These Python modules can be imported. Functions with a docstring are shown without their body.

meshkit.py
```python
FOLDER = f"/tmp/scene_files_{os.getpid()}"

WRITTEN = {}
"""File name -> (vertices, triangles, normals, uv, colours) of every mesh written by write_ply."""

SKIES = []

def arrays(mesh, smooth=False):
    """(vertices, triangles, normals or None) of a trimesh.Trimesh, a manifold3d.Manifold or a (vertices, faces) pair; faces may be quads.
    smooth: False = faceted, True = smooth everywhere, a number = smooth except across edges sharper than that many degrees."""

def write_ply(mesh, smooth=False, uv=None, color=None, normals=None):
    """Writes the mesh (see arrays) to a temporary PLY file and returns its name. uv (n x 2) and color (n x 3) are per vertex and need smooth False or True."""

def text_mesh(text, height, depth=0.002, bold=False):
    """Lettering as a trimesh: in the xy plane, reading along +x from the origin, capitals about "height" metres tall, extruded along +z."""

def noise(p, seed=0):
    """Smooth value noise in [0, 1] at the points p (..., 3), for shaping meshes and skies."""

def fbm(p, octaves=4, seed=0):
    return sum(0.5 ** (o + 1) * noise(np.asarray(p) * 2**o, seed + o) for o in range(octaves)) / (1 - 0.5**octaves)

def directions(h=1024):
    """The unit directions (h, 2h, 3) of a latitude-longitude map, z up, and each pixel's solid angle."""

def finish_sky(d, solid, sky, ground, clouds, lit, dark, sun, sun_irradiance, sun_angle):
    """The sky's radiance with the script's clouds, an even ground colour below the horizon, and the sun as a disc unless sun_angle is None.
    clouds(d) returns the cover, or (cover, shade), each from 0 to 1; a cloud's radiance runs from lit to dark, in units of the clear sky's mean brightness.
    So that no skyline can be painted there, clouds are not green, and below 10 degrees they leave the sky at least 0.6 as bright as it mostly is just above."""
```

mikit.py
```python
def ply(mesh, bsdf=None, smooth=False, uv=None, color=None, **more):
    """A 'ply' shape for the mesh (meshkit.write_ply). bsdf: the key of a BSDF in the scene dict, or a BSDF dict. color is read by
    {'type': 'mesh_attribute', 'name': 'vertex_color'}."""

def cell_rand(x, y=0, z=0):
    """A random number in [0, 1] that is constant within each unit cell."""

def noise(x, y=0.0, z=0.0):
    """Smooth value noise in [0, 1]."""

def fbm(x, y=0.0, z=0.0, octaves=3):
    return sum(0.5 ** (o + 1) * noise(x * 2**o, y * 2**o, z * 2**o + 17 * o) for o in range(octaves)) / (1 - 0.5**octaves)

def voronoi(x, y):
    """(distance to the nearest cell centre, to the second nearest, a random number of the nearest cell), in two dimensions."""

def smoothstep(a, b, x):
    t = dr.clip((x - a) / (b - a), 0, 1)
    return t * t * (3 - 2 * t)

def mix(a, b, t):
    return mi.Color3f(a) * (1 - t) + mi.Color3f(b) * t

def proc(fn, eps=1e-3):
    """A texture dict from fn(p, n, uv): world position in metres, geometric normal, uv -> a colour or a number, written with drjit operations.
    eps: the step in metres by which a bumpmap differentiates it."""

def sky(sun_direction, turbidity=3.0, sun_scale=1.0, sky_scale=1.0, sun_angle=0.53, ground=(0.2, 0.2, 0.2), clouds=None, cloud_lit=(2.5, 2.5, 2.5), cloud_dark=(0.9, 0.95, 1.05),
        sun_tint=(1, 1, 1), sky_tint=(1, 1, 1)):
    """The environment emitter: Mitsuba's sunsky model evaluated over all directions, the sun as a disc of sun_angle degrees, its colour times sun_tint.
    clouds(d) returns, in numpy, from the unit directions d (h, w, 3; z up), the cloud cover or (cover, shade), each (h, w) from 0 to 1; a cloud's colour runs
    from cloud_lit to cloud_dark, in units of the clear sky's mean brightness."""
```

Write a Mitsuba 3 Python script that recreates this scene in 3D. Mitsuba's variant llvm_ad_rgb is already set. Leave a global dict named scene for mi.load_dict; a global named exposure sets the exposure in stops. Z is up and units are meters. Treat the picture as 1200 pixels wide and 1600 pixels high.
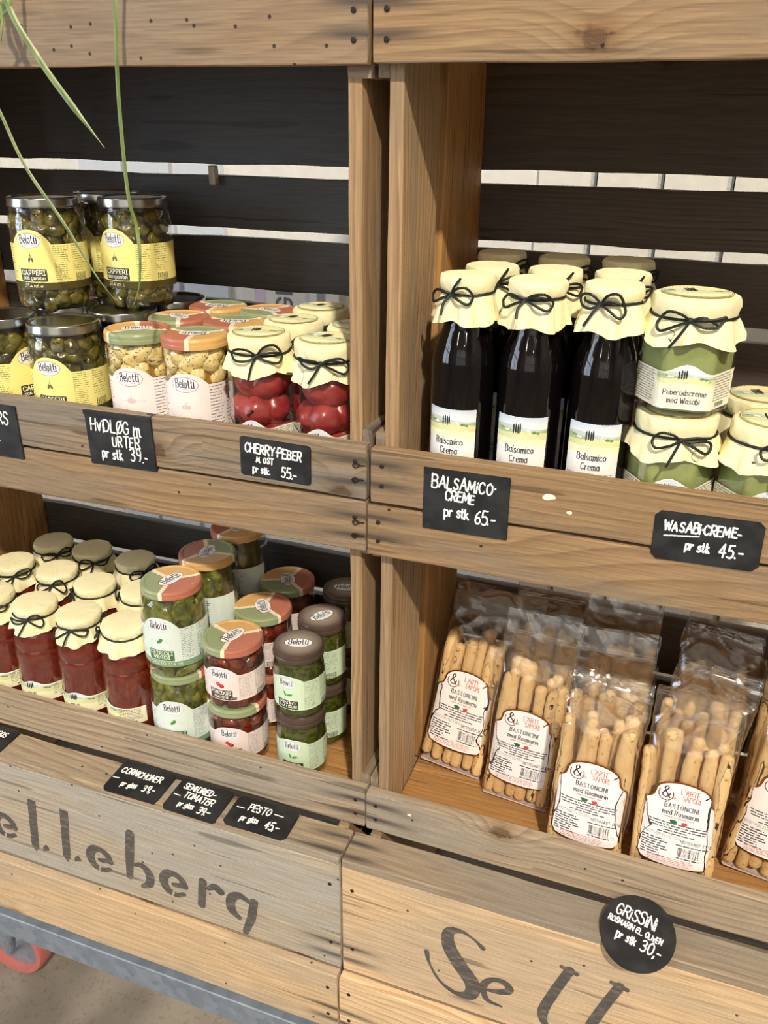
import math, numpy as np, trimesh, mitsuba as mi, drjit as dr
import mikit, meshkit
from mikit import proc, noise, fbm, voronoi, cell_rand, smoothstep, mix
from shapely.geometry import Polygon, LineString, Point, box as sbox, MultiPolygon
from shapely.ops import unary_union
from shapely import affinity

T = mi.ScalarTransform4f
scene, labels = {}, {}
EYE = 1.45                      # height of the lens above the floor; the shelf front is the plane y = 0

# ------------------------------------------------------------------ camera
yaw, pitch, roll = math.radians(-19.756), math.radians(24.61), math.radians(-0.732)
fw = np.array([math.sin(yaw)*math.cos(pitch), math.cos(yaw)*math.cos(pitch), -math.sin(pitch)])
rt = np.array([math.cos(yaw), -math.sin(yaw), 0.0])
dn = np.cross(fw, rt)
down = -math.sin(roll)*rt + math.cos(roll)*dn
eye = np.array([0, -0.65, EYE])
scene['camera'] = {'type': 'perspective', 'fov': math.degrees(2*math.atan(600/1317.4)), 'fov_axis': 'x', 'near_clip': 0.02, 'far_clip': 50.0,
                   'to_world': T().look_at(origin=eye.tolist(), target=(eye+fw).tolist(), up=(-down).tolist())}
exposure = -0.08

def lin(r, g, b):
    return [((c/255/12.92) if c <= 10 else ((c/255+0.055)/1.055)**2.4) for c in (r, g, b)]

# ------------------------------------------------------------------ lamps (position, aim, disc radius, radiance, pick weight)
LAMPS = [((1.25, -2.85, 4.40), (-0.25, 0.0, 1.10), 0.078, (4550, 4080, 3320), 4.0, 'large white ceiling spotlight aimed at the shelves from the right'),
         ((-1.60, -1.70, 2.98), (-0.5, 0.0, 1.0), 0.045, (190, 170, 140), 1.0, 'white ceiling spotlight left of the shelves'),
         *[((x, y, 2.98), (x*0.9, y*0.72, 0.0), 0.05, (230, 206, 170), 0.15, lab) for x, y, lab in (
             (2.2, -2.6, 'far right ceiling spotlight of the shop'), (0.35, -3.1, 'ceiling spotlight straight behind the viewer'), (-0.6, -3.4, 'ceiling spotlight behind the viewer to the left'),
             (1.2, -3.5, 'ceiling spotlight behind the viewer to the right'), (-2.3, -2.8, 'ceiling spotlight near the left window'), (-1.4, -3.9, 'farthest ceiling spotlight to the left'), (0.8, -4.0, 'farthest ceiling spotlight, above the far window'))],
         ((-0.35, 0.75, 2.98), (-0.35, 0.80, 0.9), 0.06, (330, 312, 280), 1.0, 'ceiling spotlight between the shelves and the wall behind them')]
WINDOW = (5.0, 6.1, 7.6)
WINDOW2 = (0.35, 0.4, 0.45)

# ------------------------------------------------------------------ naming
counts = {}
def numbered(key):
    n = counts.get(key, 0); counts[key] = n+1
    return key if n == 0 else f'{key}_{n:03d}'
def thing(name, label, cat, group=None):
    k = numbered(name); labels[k] = {'label': label, 'category': cat}
    if group: labels[k]['group'] = group
    return k
def part(parent, name, shape, M=None, label=None, kind=None):
    k = numbered(parent+'__'+name)
    scene[k] = {**shape, 'to_world': M} if M is not None else shape
    if label: labels.setdefault(k, {})['label'] = label
    if kind: labels.setdefault(k, {})['kind'] = kind
    return k
def struct(name, shape):
    scene[name] = shape; labels[name] = {'kind': 'structure'}
    return name
def place(x, y, z, rz=0, rx=0, ry=0):
    return T().translate([x, y, z]).rotate([0, 0, 1], rz).rotate([1, 0, 0], rx).rotate([0, 1, 0], ry)

# ------------------------------------------------------------------ materials
def bsdf(name, d): scene[name] = d
def princ(col, rough=0.5, spec=0.5, metal=0.0, **k):
    c = {'type': 'rgb', 'value': lin(*col)} if isinstance(col, tuple) else col
    return {'type': 'twosided', 'bsdf': {'type': 'principled', 'base_color': c, 'roughness': rough, 'specular': spec, 'metallic': metal, **k}}

def wood(base, late, grey, greyamt, knots=0.75, holes=0.0, stain=0.0, spread=0.25):
    base, late, grey = [mi.Color3f(*lin(*c)) for c in (base, late, grey)]
    def fn(p, n, uv):
        u, v = mi.Float(uv.x), mi.Float(uv.y)
        pid = dr.floor(u/8)
        ul = u-8*pid
        r1, r2 = cell_rand(pid, 3), cell_rand(pid, 7)
        kd, _, kr = voronoi(u*6.0+pid*3.7, v*9.0+pid*1.3)
        knot = dr.select(kr > knots, 1.0, 0.0)
        F = v + 0.060*noise(u*(1.6+1.5*r1), v*11, pid) + 0.010*noise(u*9, v*60, pid+5) + knot*0.022*dr.exp(-kd*kd*22)
        ring = F/(0.0062+0.006*r1)
        t = ring-dr.floor(ring)
        lw = t*t*(1-smoothstep(0.88, 1.0, t))
        fine = noise(u*40, v*1100, pid)
        big = fbm(u*5, v*26, pid+9, octaves=2)
        col = mix(base, late, lw*(0.35+0.55*r2))
        col = mix(col, grey, smoothstep(0.36, 0.72, big)*greyamt)
        col = col*(0.80+0.34*fine)*(1-0.5*spread+spread*r2)
        kr2 = kd*(1+0.5*(noise(u*260, v*260)-0.5))
        k = knot*(1-smoothstep(0.045, 0.085, kr2))
        kring = kr2*70-dr.floor(kr2*70)
        col = mix(col, mix(col*mi.Color3f(0.50, 0.36, 0.26), col*mi.Color3f(0.26, 0.18, 0.13), kring), k*0.9)
        col = mix(col, col*mi.Color3f(0.78, 0.64, 0.50), knot*(1-smoothstep(0.06, 0.16, kd))*(1-k)*0.7)
        crack = smoothstep(0.86, 0.92, noise(u*7, v*190, pid+3))*0.45
        col = col*(1-crack)
        if holes:
            hd, _, hr = voronoi(u*55, v*55)
            col = col*(1-0.85*dr.select(hr < holes, 1-smoothstep(0.06, 0.10, hd), 0.0))
        if stain:
            du = ul-2.0
            s = mi.Float(0)
            for vn in (0.017, 0.037):
                w = (v-2.0-vn-0.004*(r1-0.5)+0.08*du*(r2-0.3))/(0.0035+0.03*dr.maximum(du, 0))
                s = dr.maximum(s, dr.exp(-w*w)*(1-smoothstep(0.012, 0.05+0.03*r2, du)))
            col = mix(col, mi.Color3f(*lin(62, 56, 54)), s*stain)
        return col
    return fn
def woodmat(name, fn, bump=0.0, rough=0.62, spec=0.35):
    d = {'type': 'principled', 'base_color': proc(fn), 'roughness': rough, 'specular': spec}
    if bump:
        def bf(p, n, uv):
            u, v = mi.Float(uv.x), mi.Float(uv.y)
            pid = dr.floor(u/8)
            return 0.6*noise(u*60, v*900, pid)+noise(u*6, v*150, pid+3)
        d = {'type': 'bumpmap', 'arbitrary': proc(bf, 4e-4), 'scale': bump, 'bsdf': d}
    bsdf(name, {'type': 'twosided', 'bsdf': d})
woodmat('wood_tan', wood((152, 124, 92), (104, 79, 56), (126, 113, 98), 0.6, knots=0.88, holes=0.05, stain=0.85), 0.00035)
woodmat('wood_wormy', wood((152, 126, 98), (108, 84, 62), (130, 118, 104), 0.6, knots=0.95, holes=0.22, stain=0.85), 0.00035)
woodmat('wood_grey', wood((140, 122, 101), (100, 84, 68), (120, 112, 102), 0.8, knots=0.88, holes=0.04, stain=0.85), 0.00035)
woodmat('wood_warm', wood((176, 131, 80), (126, 84, 44), (142, 110, 74), 0.4, knots=0.92))
woodmat('wood_dark', wood((80, 66, 56), (54, 43, 36), (70, 64, 60), 0.6, knots=0.88), rough=0.6, spec=0.45)
woodmat('wood_lip', wood((162, 144, 122), (120, 102, 84), (146, 138, 126), 0.8, knots=0.82, holes=0.04, stain=0.85), 0.00035)
woodmat('wood_pale', wood((214, 184, 146), (162, 132, 100), (182, 166, 146), 0.55, knots=0.86, holes=0.04, stain=0.8), 0.00035)
woodmat('wood_silver', wood((176, 164, 146), (136, 122, 106), (164, 160, 152), 0.8, knots=0.86, holes=0.05, stain=0.8), 0.00035)
woodmat('wood_charcoal', wood((66, 64, 62), (46, 45, 43), (62, 63, 65), 0.6, knots=0.88), rough=0.55, spec=0.5)
woodmat('wood_post', wood((158, 130, 98), (114, 88, 62), (128, 113, 96), 0.5, knots=0.93))

def simple_proc(a, b, sx=40.0, sy=40.0, sz=40.0, lo=0.3, hi=0.7):
    a, b = mi.Color3f(*lin(*a)), mi.Color3f(*lin(*b))
    return lambda p, n, uv: mix(a, b, smoothstep(lo, hi, fbm(p.x*sx, p.y*sy, p.z*sz)))
def concrete(p, n, uv):
    a = fbm(p.x*6, p.y*6, 0, octaves=4)
    c = mix(lin(116, 108, 98), lin(146, 137, 124), smoothstep(0.3, 0.7, a))
    s = fbm(p.x*2.3+9, p.y*2.3, 1)
    return c*(0.8+0.35*s)*(1-0.15*smoothstep(0.7, 0.85, noise(p.x*220, p.y*220)))
bsdf('concrete', princ(proc(concrete), 0.55, 0.4))
def plaster(p, n, uv): return mix(lin(214, 212, 206), lin(228, 226, 220), fbm(p.x*60, p.y*60, p.z*60))
bsdf('white_wall', princ(proc(plaster), 0.8, 0.2))
bsdf('white_plain', princ((216, 214, 208), 0.8, 0.2))
bsdf('shop_wall', princ((142, 138, 132), 0.8, 0.2))
bsdf('panel_blue', princ((196, 204, 214), 0.7, 0.3))
bsdf('dark_groove', princ((96, 100, 108), 0.8, 0.2))
def galv(p, n, uv):
    d1, d2, r = voronoi(p.x*90, p.z*90+p.y*50)
    return mix(lin(120, 131, 147), lin(156, 167, 182), 0.5*r+0.5*fbm(p.x*40, p.y*40, p.z*40))
bsdf('galvanised', princ(proc(galv), 0.5, 0.5, 0.45))
bsdf('red_rubber', princ((186, 108, 100), 0.6, 0.4))
bsdf('steel', princ((150, 152, 156), 0.3, 0.5, 0.9))
bsdf('lid_metal', princ((176, 176, 172), 0.22, 0.5, 1.0))
bsdf('rust_nail', princ((46, 38, 34), 0.6, 0.4, 0.4))
bsdf('print', {'type': 'twosided', 'bsdf': {'type': 'principled', 'base_color': {'type': 'mesh_attribute', 'name': 'vertex_color'}, 'roughness': 0.42, 'specular': 0.4}})
bsdf('lid_print', {'type': 'twosided', 'bsdf': {'type': 'principled', 'base_color': {'type': 'mesh_attribute', 'name': 'vertex_color'}, 'roughness': 0.28, 'specular': 0.5}})
bsdf('slate', princ(proc(simple_proc((26, 27, 30), (42, 43, 46), 60, 60, 60)), 0.55, 0.4))
bsdf('chalk', princ((244, 244, 240), 0.8, 0.2))
bsdf('cord', princ((22, 30, 28), 0.55, 0.4))
def creampaper(p, n, uv):
    return mix(lin(232, 224, 178), lin(240, 233, 194), fbm(p.x*90, p.y*90, p.z*90))
bsdf('paper', princ(proc(creampaper), 0.55, 0.35))
bsdf('glass', {'type': 'thindielectric', 'int_ior': 1.5})
bsdf('film', {'type': 'blendbsdf', 'weight': 0.065, 'bsdf_0': {'type': 'thindielectric', 'int_ior': 1.5}, 'bsdf_1': {'type': 'twosided', 'bsdf': {'type': 'roughconductor', 'material': 'Al', 'alpha': 0.06}}})
bsdf('black_bottle', princ((9, 6, 7), 0.05, 0.5))
bsdf('red_sauce', princ(proc(simple_proc((92, 26, 14), (110, 38, 22), 150, 150, 150)), 0.10, 0.5))
bsdf('wasabi', princ(proc(simple_proc((132, 144, 88), (148, 158, 102), 70, 70, 70)), 0.14, 0.5))
bsdf('oil_dark', princ((38, 32, 10), 0.25, 0.5))
bsdf('oil_gold', princ((150, 112, 22), 0.2, 0.5))
bsdf('oil_green', princ((74, 72, 22), 0.2, 0.5))
bsdf('oil_red', princ((84, 14, 10), 0.2, 0.5))
bsdf('caper', princ(proc(simple_proc((48, 44, 12), (104, 96, 36), 110, 110, 110)), 0.25, 0.5))
def garlicfn(p, n, uv):
    s = smoothstep(0.70, 0.78, noise(p.x*520, p.y*520, p.z*520))
    return mix(mix(lin(206, 178, 96), lin(226, 210, 158), fbm(p.x*80, p.y*80, p.z*80)), lin(92, 66, 26), s*0.8)
bsdf('garlic', princ(proc(garlicfn), 0.25, 0.5))
bsdf('cornichon', princ(proc(simple_proc((70, 78, 22), (112, 116, 48), 120, 120, 120)), 0.25, 0.5))
bsdf('pepper', princ(proc(simple_proc((128, 32, 34), (156, 60, 58), 60, 60, 60)), 0.30, 0.5))
bsdf('dried_tomato', princ(proc(simple_proc((66, 18, 6), (120, 38, 12), 110, 110, 110)), 0.16, 0.5))
bsdf('pesto', princ(proc(simple_proc((38, 46, 6), (74, 82, 22), 260, 260, 260)), 0.14, 0.5))
def bread(p, n, uv):
    b = mix(lin(204, 164, 108), lin(226, 196, 144), fbm(p.x*70, p.y*70, p.z*70))
    s = smoothstep(0.78, 0.84, noise(p.x*420, p.y*420, p.z*300))
    return mix(b, lin(96, 84, 40), s*0.55)
bsdf('bread', princ(proc(bread), 0.55, 0.35))
bsdf('bag_base', princ((196, 178, 176), 0.6, 0.3))
bsdf('copper_foil', princ((196, 120, 58), 0.25, 0.5, 1.0))
def grassfn(p, n, uv): return mix(lin(66, 92, 36), lin(128, 142, 78), noise(p.x*300, p.y*60, p.z*30))
bsdf('grass', {'type': 'twosided', 'bsdf': {'type': 'principled', 'base_color': proc(grassfn), 'roughness': 0.4, 'specular': 0.5}})
def stencil(p, n, uv):
    g = noise(p.x*14, p.y*14, p.z*420)
    w = smoothstep(0.45, 0.85, fbm(p.x*150, p.y*150, p.z*260))
    return mix(mix(lin(74, 71, 70), lin(94, 90, 87), g), lin(140, 126, 110), w*0.5)
bsdf('stencil_ink', princ(proc(stencil), 0.7, 0.3))
bsdf('white_paint', princ((228, 222, 212), 0.7, 0.3))

# ------------------------------------------------------------------ mesh helpers
def rings_mesh(rings, closed_u=True, cap0=False, cap1=False):
    """rings: (k, m, 3) -> vertices, triangles; the rings run round in m."""
    k, m = rings.shape[:2]
    v = rings.reshape(-1, 3)
    i, j = np.meshgrid(np.arange(k-1), np.arange(m if closed_u else m-1), indexing='ij')
    j2 = (j+1) % m
    q = np.stack([i*m+j, i*m+j2, (i+1)*m+j2, (i+1)*m+j], -1).reshape(-1, 4)
    f = np.vstack([q[:, [0, 1, 2]], q[:, [0, 2, 3]]])
    if cap0:
        v = np.vstack([v, rings[0].mean(0)]); c = len(v)-1; a = np.arange(m)
        f = np.vstack([f, np.stack([a*0+c, (a+1) % m, a], -1)])
    if cap1:
        v = np.vstack([v, rings[-1].mean(0)]); c = len(v)-1; a = (k-1)*m+np.arange(m)
        f = np.vstack([f, np.stack([a*0+c, a, (k-1)*m+(np.arange(m)+1) % m], -1)])
    return v, f
def lathe(prof, n=64, cap0=True, cap1=True):
    """prof: (r, z) from bottom to top."""
    a = np.arange(n)*2*np.pi/n
    p = np.array(prof, float)
    r = np.stack([p[:, :1]*np.cos(a), p[:, :1]*np.sin(a), p[:, 1:]*np.ones(n)], -1)
    return trimesh.Trimesh(*rings_mesh(r, True, cap0, cap1), process=False)
def tube(points, rad, sides=7, caps=True):
    p = np.asarray(points, float)
    t = np.gradient(p, axis=0); t /= np.linalg.norm(t, axis=1, keepdims=True)+1e-12
    a = np.cross(t[0], [0, 0, 1.0] if abs(t[0][2]) < 0.9 else [1.0, 0, 0]); a /= np.linalg.norm(a)
    A = []
    for d in t:
        a = a-d*np.dot(a, d); a = a/(np.linalg.norm(a)+1e-12); A.append(a)
    A = np.array(A); B = np.cross(t, A)
    w = np.arange(sides)*2*np.pi/sides
    r = p[:, None]+np.broadcast_to(rad, (len(p),))[:, None, None]*(np.cos(w)[None, :, None]*A[:, None]+np.sin(w)[None, :, None]*B[:, None])
    return trimesh.Trimesh(*rings_mesh(r, True, caps, caps), process=False)
def smooth_curve(pts, n=8, closed=False):
    """Catmull-Rom through the points."""
    P = np.asarray(pts, float)
    if len(P) < 3: return P
    Q = np.vstack([P[-1], P, P[0], P[1]]) if closed else np.vstack([2*P[0]-P[1], P, 2*P[-1]-P[-2]])
    out = []
    for i in range(1, len(Q)-2):
        a, b, c, d = Q[i-1:i+3]
        for t in np.arange(n)/n:
            out.append(0.5*((2*b)+(c-a)*t+(2*a-5*b+4*c-d)*t*t+(3*b-a-3*c+d)*t**3))
    out.append(Q[-2]) if not closed else None
    return np.array(out)
def join(*ms): return trimesh.util.concatenate(list(ms))
def moved(m, M):
    m = m.copy(); m.apply_transform(M); return m

PLANK = [0]
def plank(x0, x1, y0, y1, z0, z1, mat='wood_tan', axis=0, front=1, flip=False, wob=0.0006, r=0.0012, seed=None):
    """A sawn board with softened, slightly uneven edges. axis: its length. The material's u runs along it (8 m apart from board to board), v round it; flip turns u round."""
    PLANK[0] += 1
    pid = PLANK[0] if seed is None else seed
    lo, hi = np.array([x0, y0, z0], float), np.array([x1, y1, z1], float)
    size, mid = hi-lo, (lo+hi)/2
    oth = {0: (2, 1), 1: (2, 0), 2: (0, 1)}[axis]           # (across, thick)
    W, H, L = size[oth[0]]/2, size[oth[1]]/2, size[axis]
    r = min(r, W*0.4, H*0.4)
    pr = []
    for cx, cy, a0 in ((W-r, -H+r, -90), (W-r, H-r, 0), (-W+r, H-r, 90), (-W+r, -H+r, 180)):
        for a in (0, 45, 90):
            pr.append((cx+r*math.cos(math.radians(a0+a)), cy+r*math.sin(math.radians(a0+a))))
    pr = np.array(pr[-1:]+pr)                               # start at the front (-thick) lower corner: v = 0 there
    seg = np.linalg.norm(np.diff(pr, axis=0), axis=1)
    vv = np.concatenate([[0], np.cumsum(seg)])              # front face: v from 0 to its width
    m = len(pr)
    ns = max(6, int(L/0.02))
    s = np.concatenate([[0, 0.0008], np.linspace(0.004, L-0.004, ns), [L-0.0008, L]])
    ins = np.where((s == 0) | (s == L), 0.0009, 0.0)
    R = np.zeros((len(s), m, 3))
    sc_ = 1-ins[:, None]/min(W, H)*1.0
    a = pr[:, 0][None]*sc_; b = pr[:, 1][None]*sc_
    nz = meshkit.fbm(np.stack([np.broadcast_to(s[:, None]*14, a.shape), np.broadcast_to(pr[:, 0]*9/max(W, .01)*.4, a.shape)+pid*7.7, np.broadcast_to(pr[:, 1]*60, a.shape)], -1), 3, 1)-0.5
    nz[:, -1] = nz[:, 0]
    a = a+np.sign(pr[:, 0])[None]*nz*2*wob*2; b = b+np.sign(pr[:, 1])[None]*nz*wob
    R[..., axis] = (s+lo[axis])[:, None]
    R[..., oth[0]] = mid[oth[0]]+a
    R[..., oth[1]] = mid[oth[1]]+b
    v, f = rings_mesh(R, False)
    uu = (L-s if flip else s)[:, None]+np.zeros(m)
    uv = np.stack([uu+8*pid+2.0, np.broadcast_to(vv, uu.shape)+2.0], -1).reshape(-1, 2)
    for e, k in ((0, 0), (1, len(s)-1)):
        c = len(v); v = np.vstack([v, R[k], R[k].mean(0)[None]])
        ue = np.stack([8*pid+5.0+pr[:, 0]*0.35, 4+pr[:, 1]*1.4+pr[:, 0]*0.2], -1)
        uv = np.vstack([uv, ue, [[8*pid+5.0, 4.0]]])
        i = np.arange(m-1)
        f = np.vstack([f, np.stack([i*0+c+m, c+i, c+i+1], -1)])
    t = v[f]; vol = np.einsum('ij,ij->', t[:, 0], np.cross(t[:, 1], t[:, 2]))
    if vol < 0: f = f[:, ::-1]
    return mikit.ply((v, f), mat, False, uv=uv)
def slab(lo, hi, mat, ch=0.0):
    m = trimesh.creation.box(np.array(hi, float)-np.array(lo, float)); m.apply_translation((np.array(lo, float)+np.array(hi, float))/2)
    return mikit.ply(m, mat)

# ------------------------------------------------------------------ lettering
SK = {}
for line in """A .64 0,0 .32,1 .64,0|.13,.36 .51,.36
B .55 0,0 0,1|~0,1 .36,1 .48,.78 .36,.55 0,.53|~0,.53 .4,.53 .55,.27 .4,0 0,0
C .57 ~.56,.82 .42,.98 .2,.96 .03,.7 .03,.3 .2,.03 .42,.01 .57,.17
D .58 0,0 0,1|~0,1 .3,1 .56,.75 .56,.25 .3,0 0,0
E .5 0,0 0,1|0,1 .48,1|0,.52 .4,.52|0,0 .5,0
F .48 0,0 0,1|0,1 .48,1|0,.52 .4,.52
G .58 ~.56,.82 .42,.98 .2,.96 .03,.7 .03,.3 .2,.03 .42,.02 .56,.16|.56,.16 .56,.44 .34,.44
H .56 0,0 0,1|.56,0 .56,1|0,.52 .56,.52
I .02 0,0 0,1
K .54 0,0 0,1|.5,1 0,.42|.16,.58 .54,0
L .46 0,1 0,0 .46,0
M .72 0,0 .06,1 .36,.25 .66,1 .72,0
N .56 0,0 0,1 .56,0 .56,1
O .6 ~.3,1 .06,.8 0,.5 .06,.2 .3,0 .54,.2 .6,.5 .54,.8 .3,1
P .52 0,0 0,1|~0,1 .38,1 .52,.76 .38,.5 0,.48
R .54 0,0 0,1|~0,1 .38,1 .52,.76 .38,.5 0,.48|.22,.48 .54,0
S .5 ~.5,.84 .38,.98 .16,.98 .04,.78 .14,.58 .38,.46 .5,.24 .38,.03 .14,.02 0,.18
T .6 0,1 .6,1|.3,1 .3,0
U .56 ~0,1 0,.7 0,.3 .1,.04 .28,0 .46,.04 .56,.3 .56,.7 .56,1
V .6 0,1 .3,0 .6,1
W .8 0,1 .2,0 .4,.8 .6,0 .8,1
Y .6 0,1 .3,.5 .6,1|.3,.5 .3,0
Ø .6 ~.3,1 .06,.8 0,.5 .06,.2 .3,0 .54,.2 .6,.5 .54,.8 .3,1|.02,-.08 .58,1.08
Æ .8 0,0 .36,1|.36,1 .8,1|.4,0 .8,0|.4,0 .4,1|.4,.52 .72,.52|.12,.36 .4,.36
a .48 ~.42,.5 .3,.66 .12,.64 .02,.4 .04,.12 .18,0 .32,.06 .42,.24|.42,.66 .42,.06 .48,0
b .42 0,1 0,0|~0,.45 .12,.63 .3,.62 .42,.34 .32,.05 .14,0 0,.16
c .41 ~.4,.52 .26,.66 .08,.56 0,.32 .08,.08 .24,0 .41,.12
d .42 ~.42,.48 .3,.65 .1,.58 0,.32 .08,.06 .24,0 .42,.18|.42,1 .42,0
e .42 ~.02,.36 .42,.36 .38,.58 .22,.67 .06,.55 0,.3 .08,.08 .24,0 .42,.12
g .42 ~.42,.48 .3,.65 .1,.58 0,.34 .1,.1 .24,.06 .42,.22|~.42,.66 .42,0 .36,-.26 .18,-.32 .02,-.22
h .38 0,1 0,0|~0,.42 .14,.64 .3,.62 .38,.44 .38,.2 .38,0
i .02 0,.66 0,0|0,.86 0,.9
k .38 0,1 0,0|.34,.64 0,.24|.1,.36 .38,0
l .02 0,1 0,0
m .6 0,.66 0,0|~0,.44 .12,.64 .24,.6 .3,.4 .3,0|~.3,.44 .42,.64 .54,.6 .6,.4 .6,0
n .38 0,.66 0,0|~0,.42 .14,.64 .3,.62 .38,.44 .38,.2 .38,0
o .44 ~.22,.66 .05,.54 0,.33 .05,.11 .22,0 .39,.11 .44,.33 .39,.54 .22,.66
p .42 0,.66 0,-.32|~0,.45 .12,.63 .3,.62 .42,.34 .32,.05 .14,0 0,.16
r .3 0,.66 0,0|~0,.4 .1,.58 .22,.66 .3,.62
s .33 ~.32,.55 .22,.66 .08,.63 .03,.49 .12,.38 .27,.29 .33,.15 .24,.01 .1,0 0,.1
t .28 ~.1,.92 .1,.5 .1,.2 .16,.02 .28,.02|0,.64 .26,.64
u .38 ~0,.66 0,.3 .06,.04 .2,0 .34,.12 .38,.3|.38,.66 .38,0
v .4 0,.66 .2,0 .4,.66
y .4 0,.66 .2,.05|.4,.66 .1,-.3
0 .5 ~.25,1 .05,.8 0,.5 .05,.2 .25,0 .45,.2 .5,.5 .45,.8 .25,1
1 .18 0,.8 .16,1 .16,0
2 .5 ~.02,.8 .14,.98 .34,.98 .46,.76 .36,.5 .1,.2 0,0|0,0 .5,0
3 .48 ~.02,.9 .2,1 .42,.92 .42,.66 .18,.54|~.18,.54 .44,.46 .48,.2 .3,0 .02,.08
4 .5 .36,0 .36,1 0,.34 .5,.34
5 .46 .46,1 .08,1 .04,.56|~.04,.56 .26,.62 .46,.46 .46,.2 .28,0 0,.06
6 .44 ~.42,.96 .18,.8 .02,.4 .08,.08 .26,0 .44,.14 .44,.38 .28,.52 .06,.38
9 .44 ~.44,.62 .3,.46 .08,.54 .04,.8 .18,.98 .38,.92 .44,.66|~.44,.66 .42,.3 .3,0
. .03 0,0 0,.03
, .06 .04,.06 -.02,-.16
- .3 0,.4 .3,.4
– .45 0,.42 .45,.46
· .03 0,.5 0,.53
/ .3 0,-.1 .3,1.05
: .03 0,.1 0,.13|0,.5 0,.53
' .02 0,1 0,.8
& .55 ~.55,0 .2,.55 .12,.8 .25,1 .38,.82 .1,.45 0,.2 .18,0 .4,.1 .55,.4""".split('\n'):
    ch, w, st = line.split(' ', 2)
    SK[ch] = (float(w), [(q[0] == '~', np.array([[float(c) for c in xy.split(',')] for xy in q.lstrip('~').split(' ')])) for q in st.split('|')])

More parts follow.
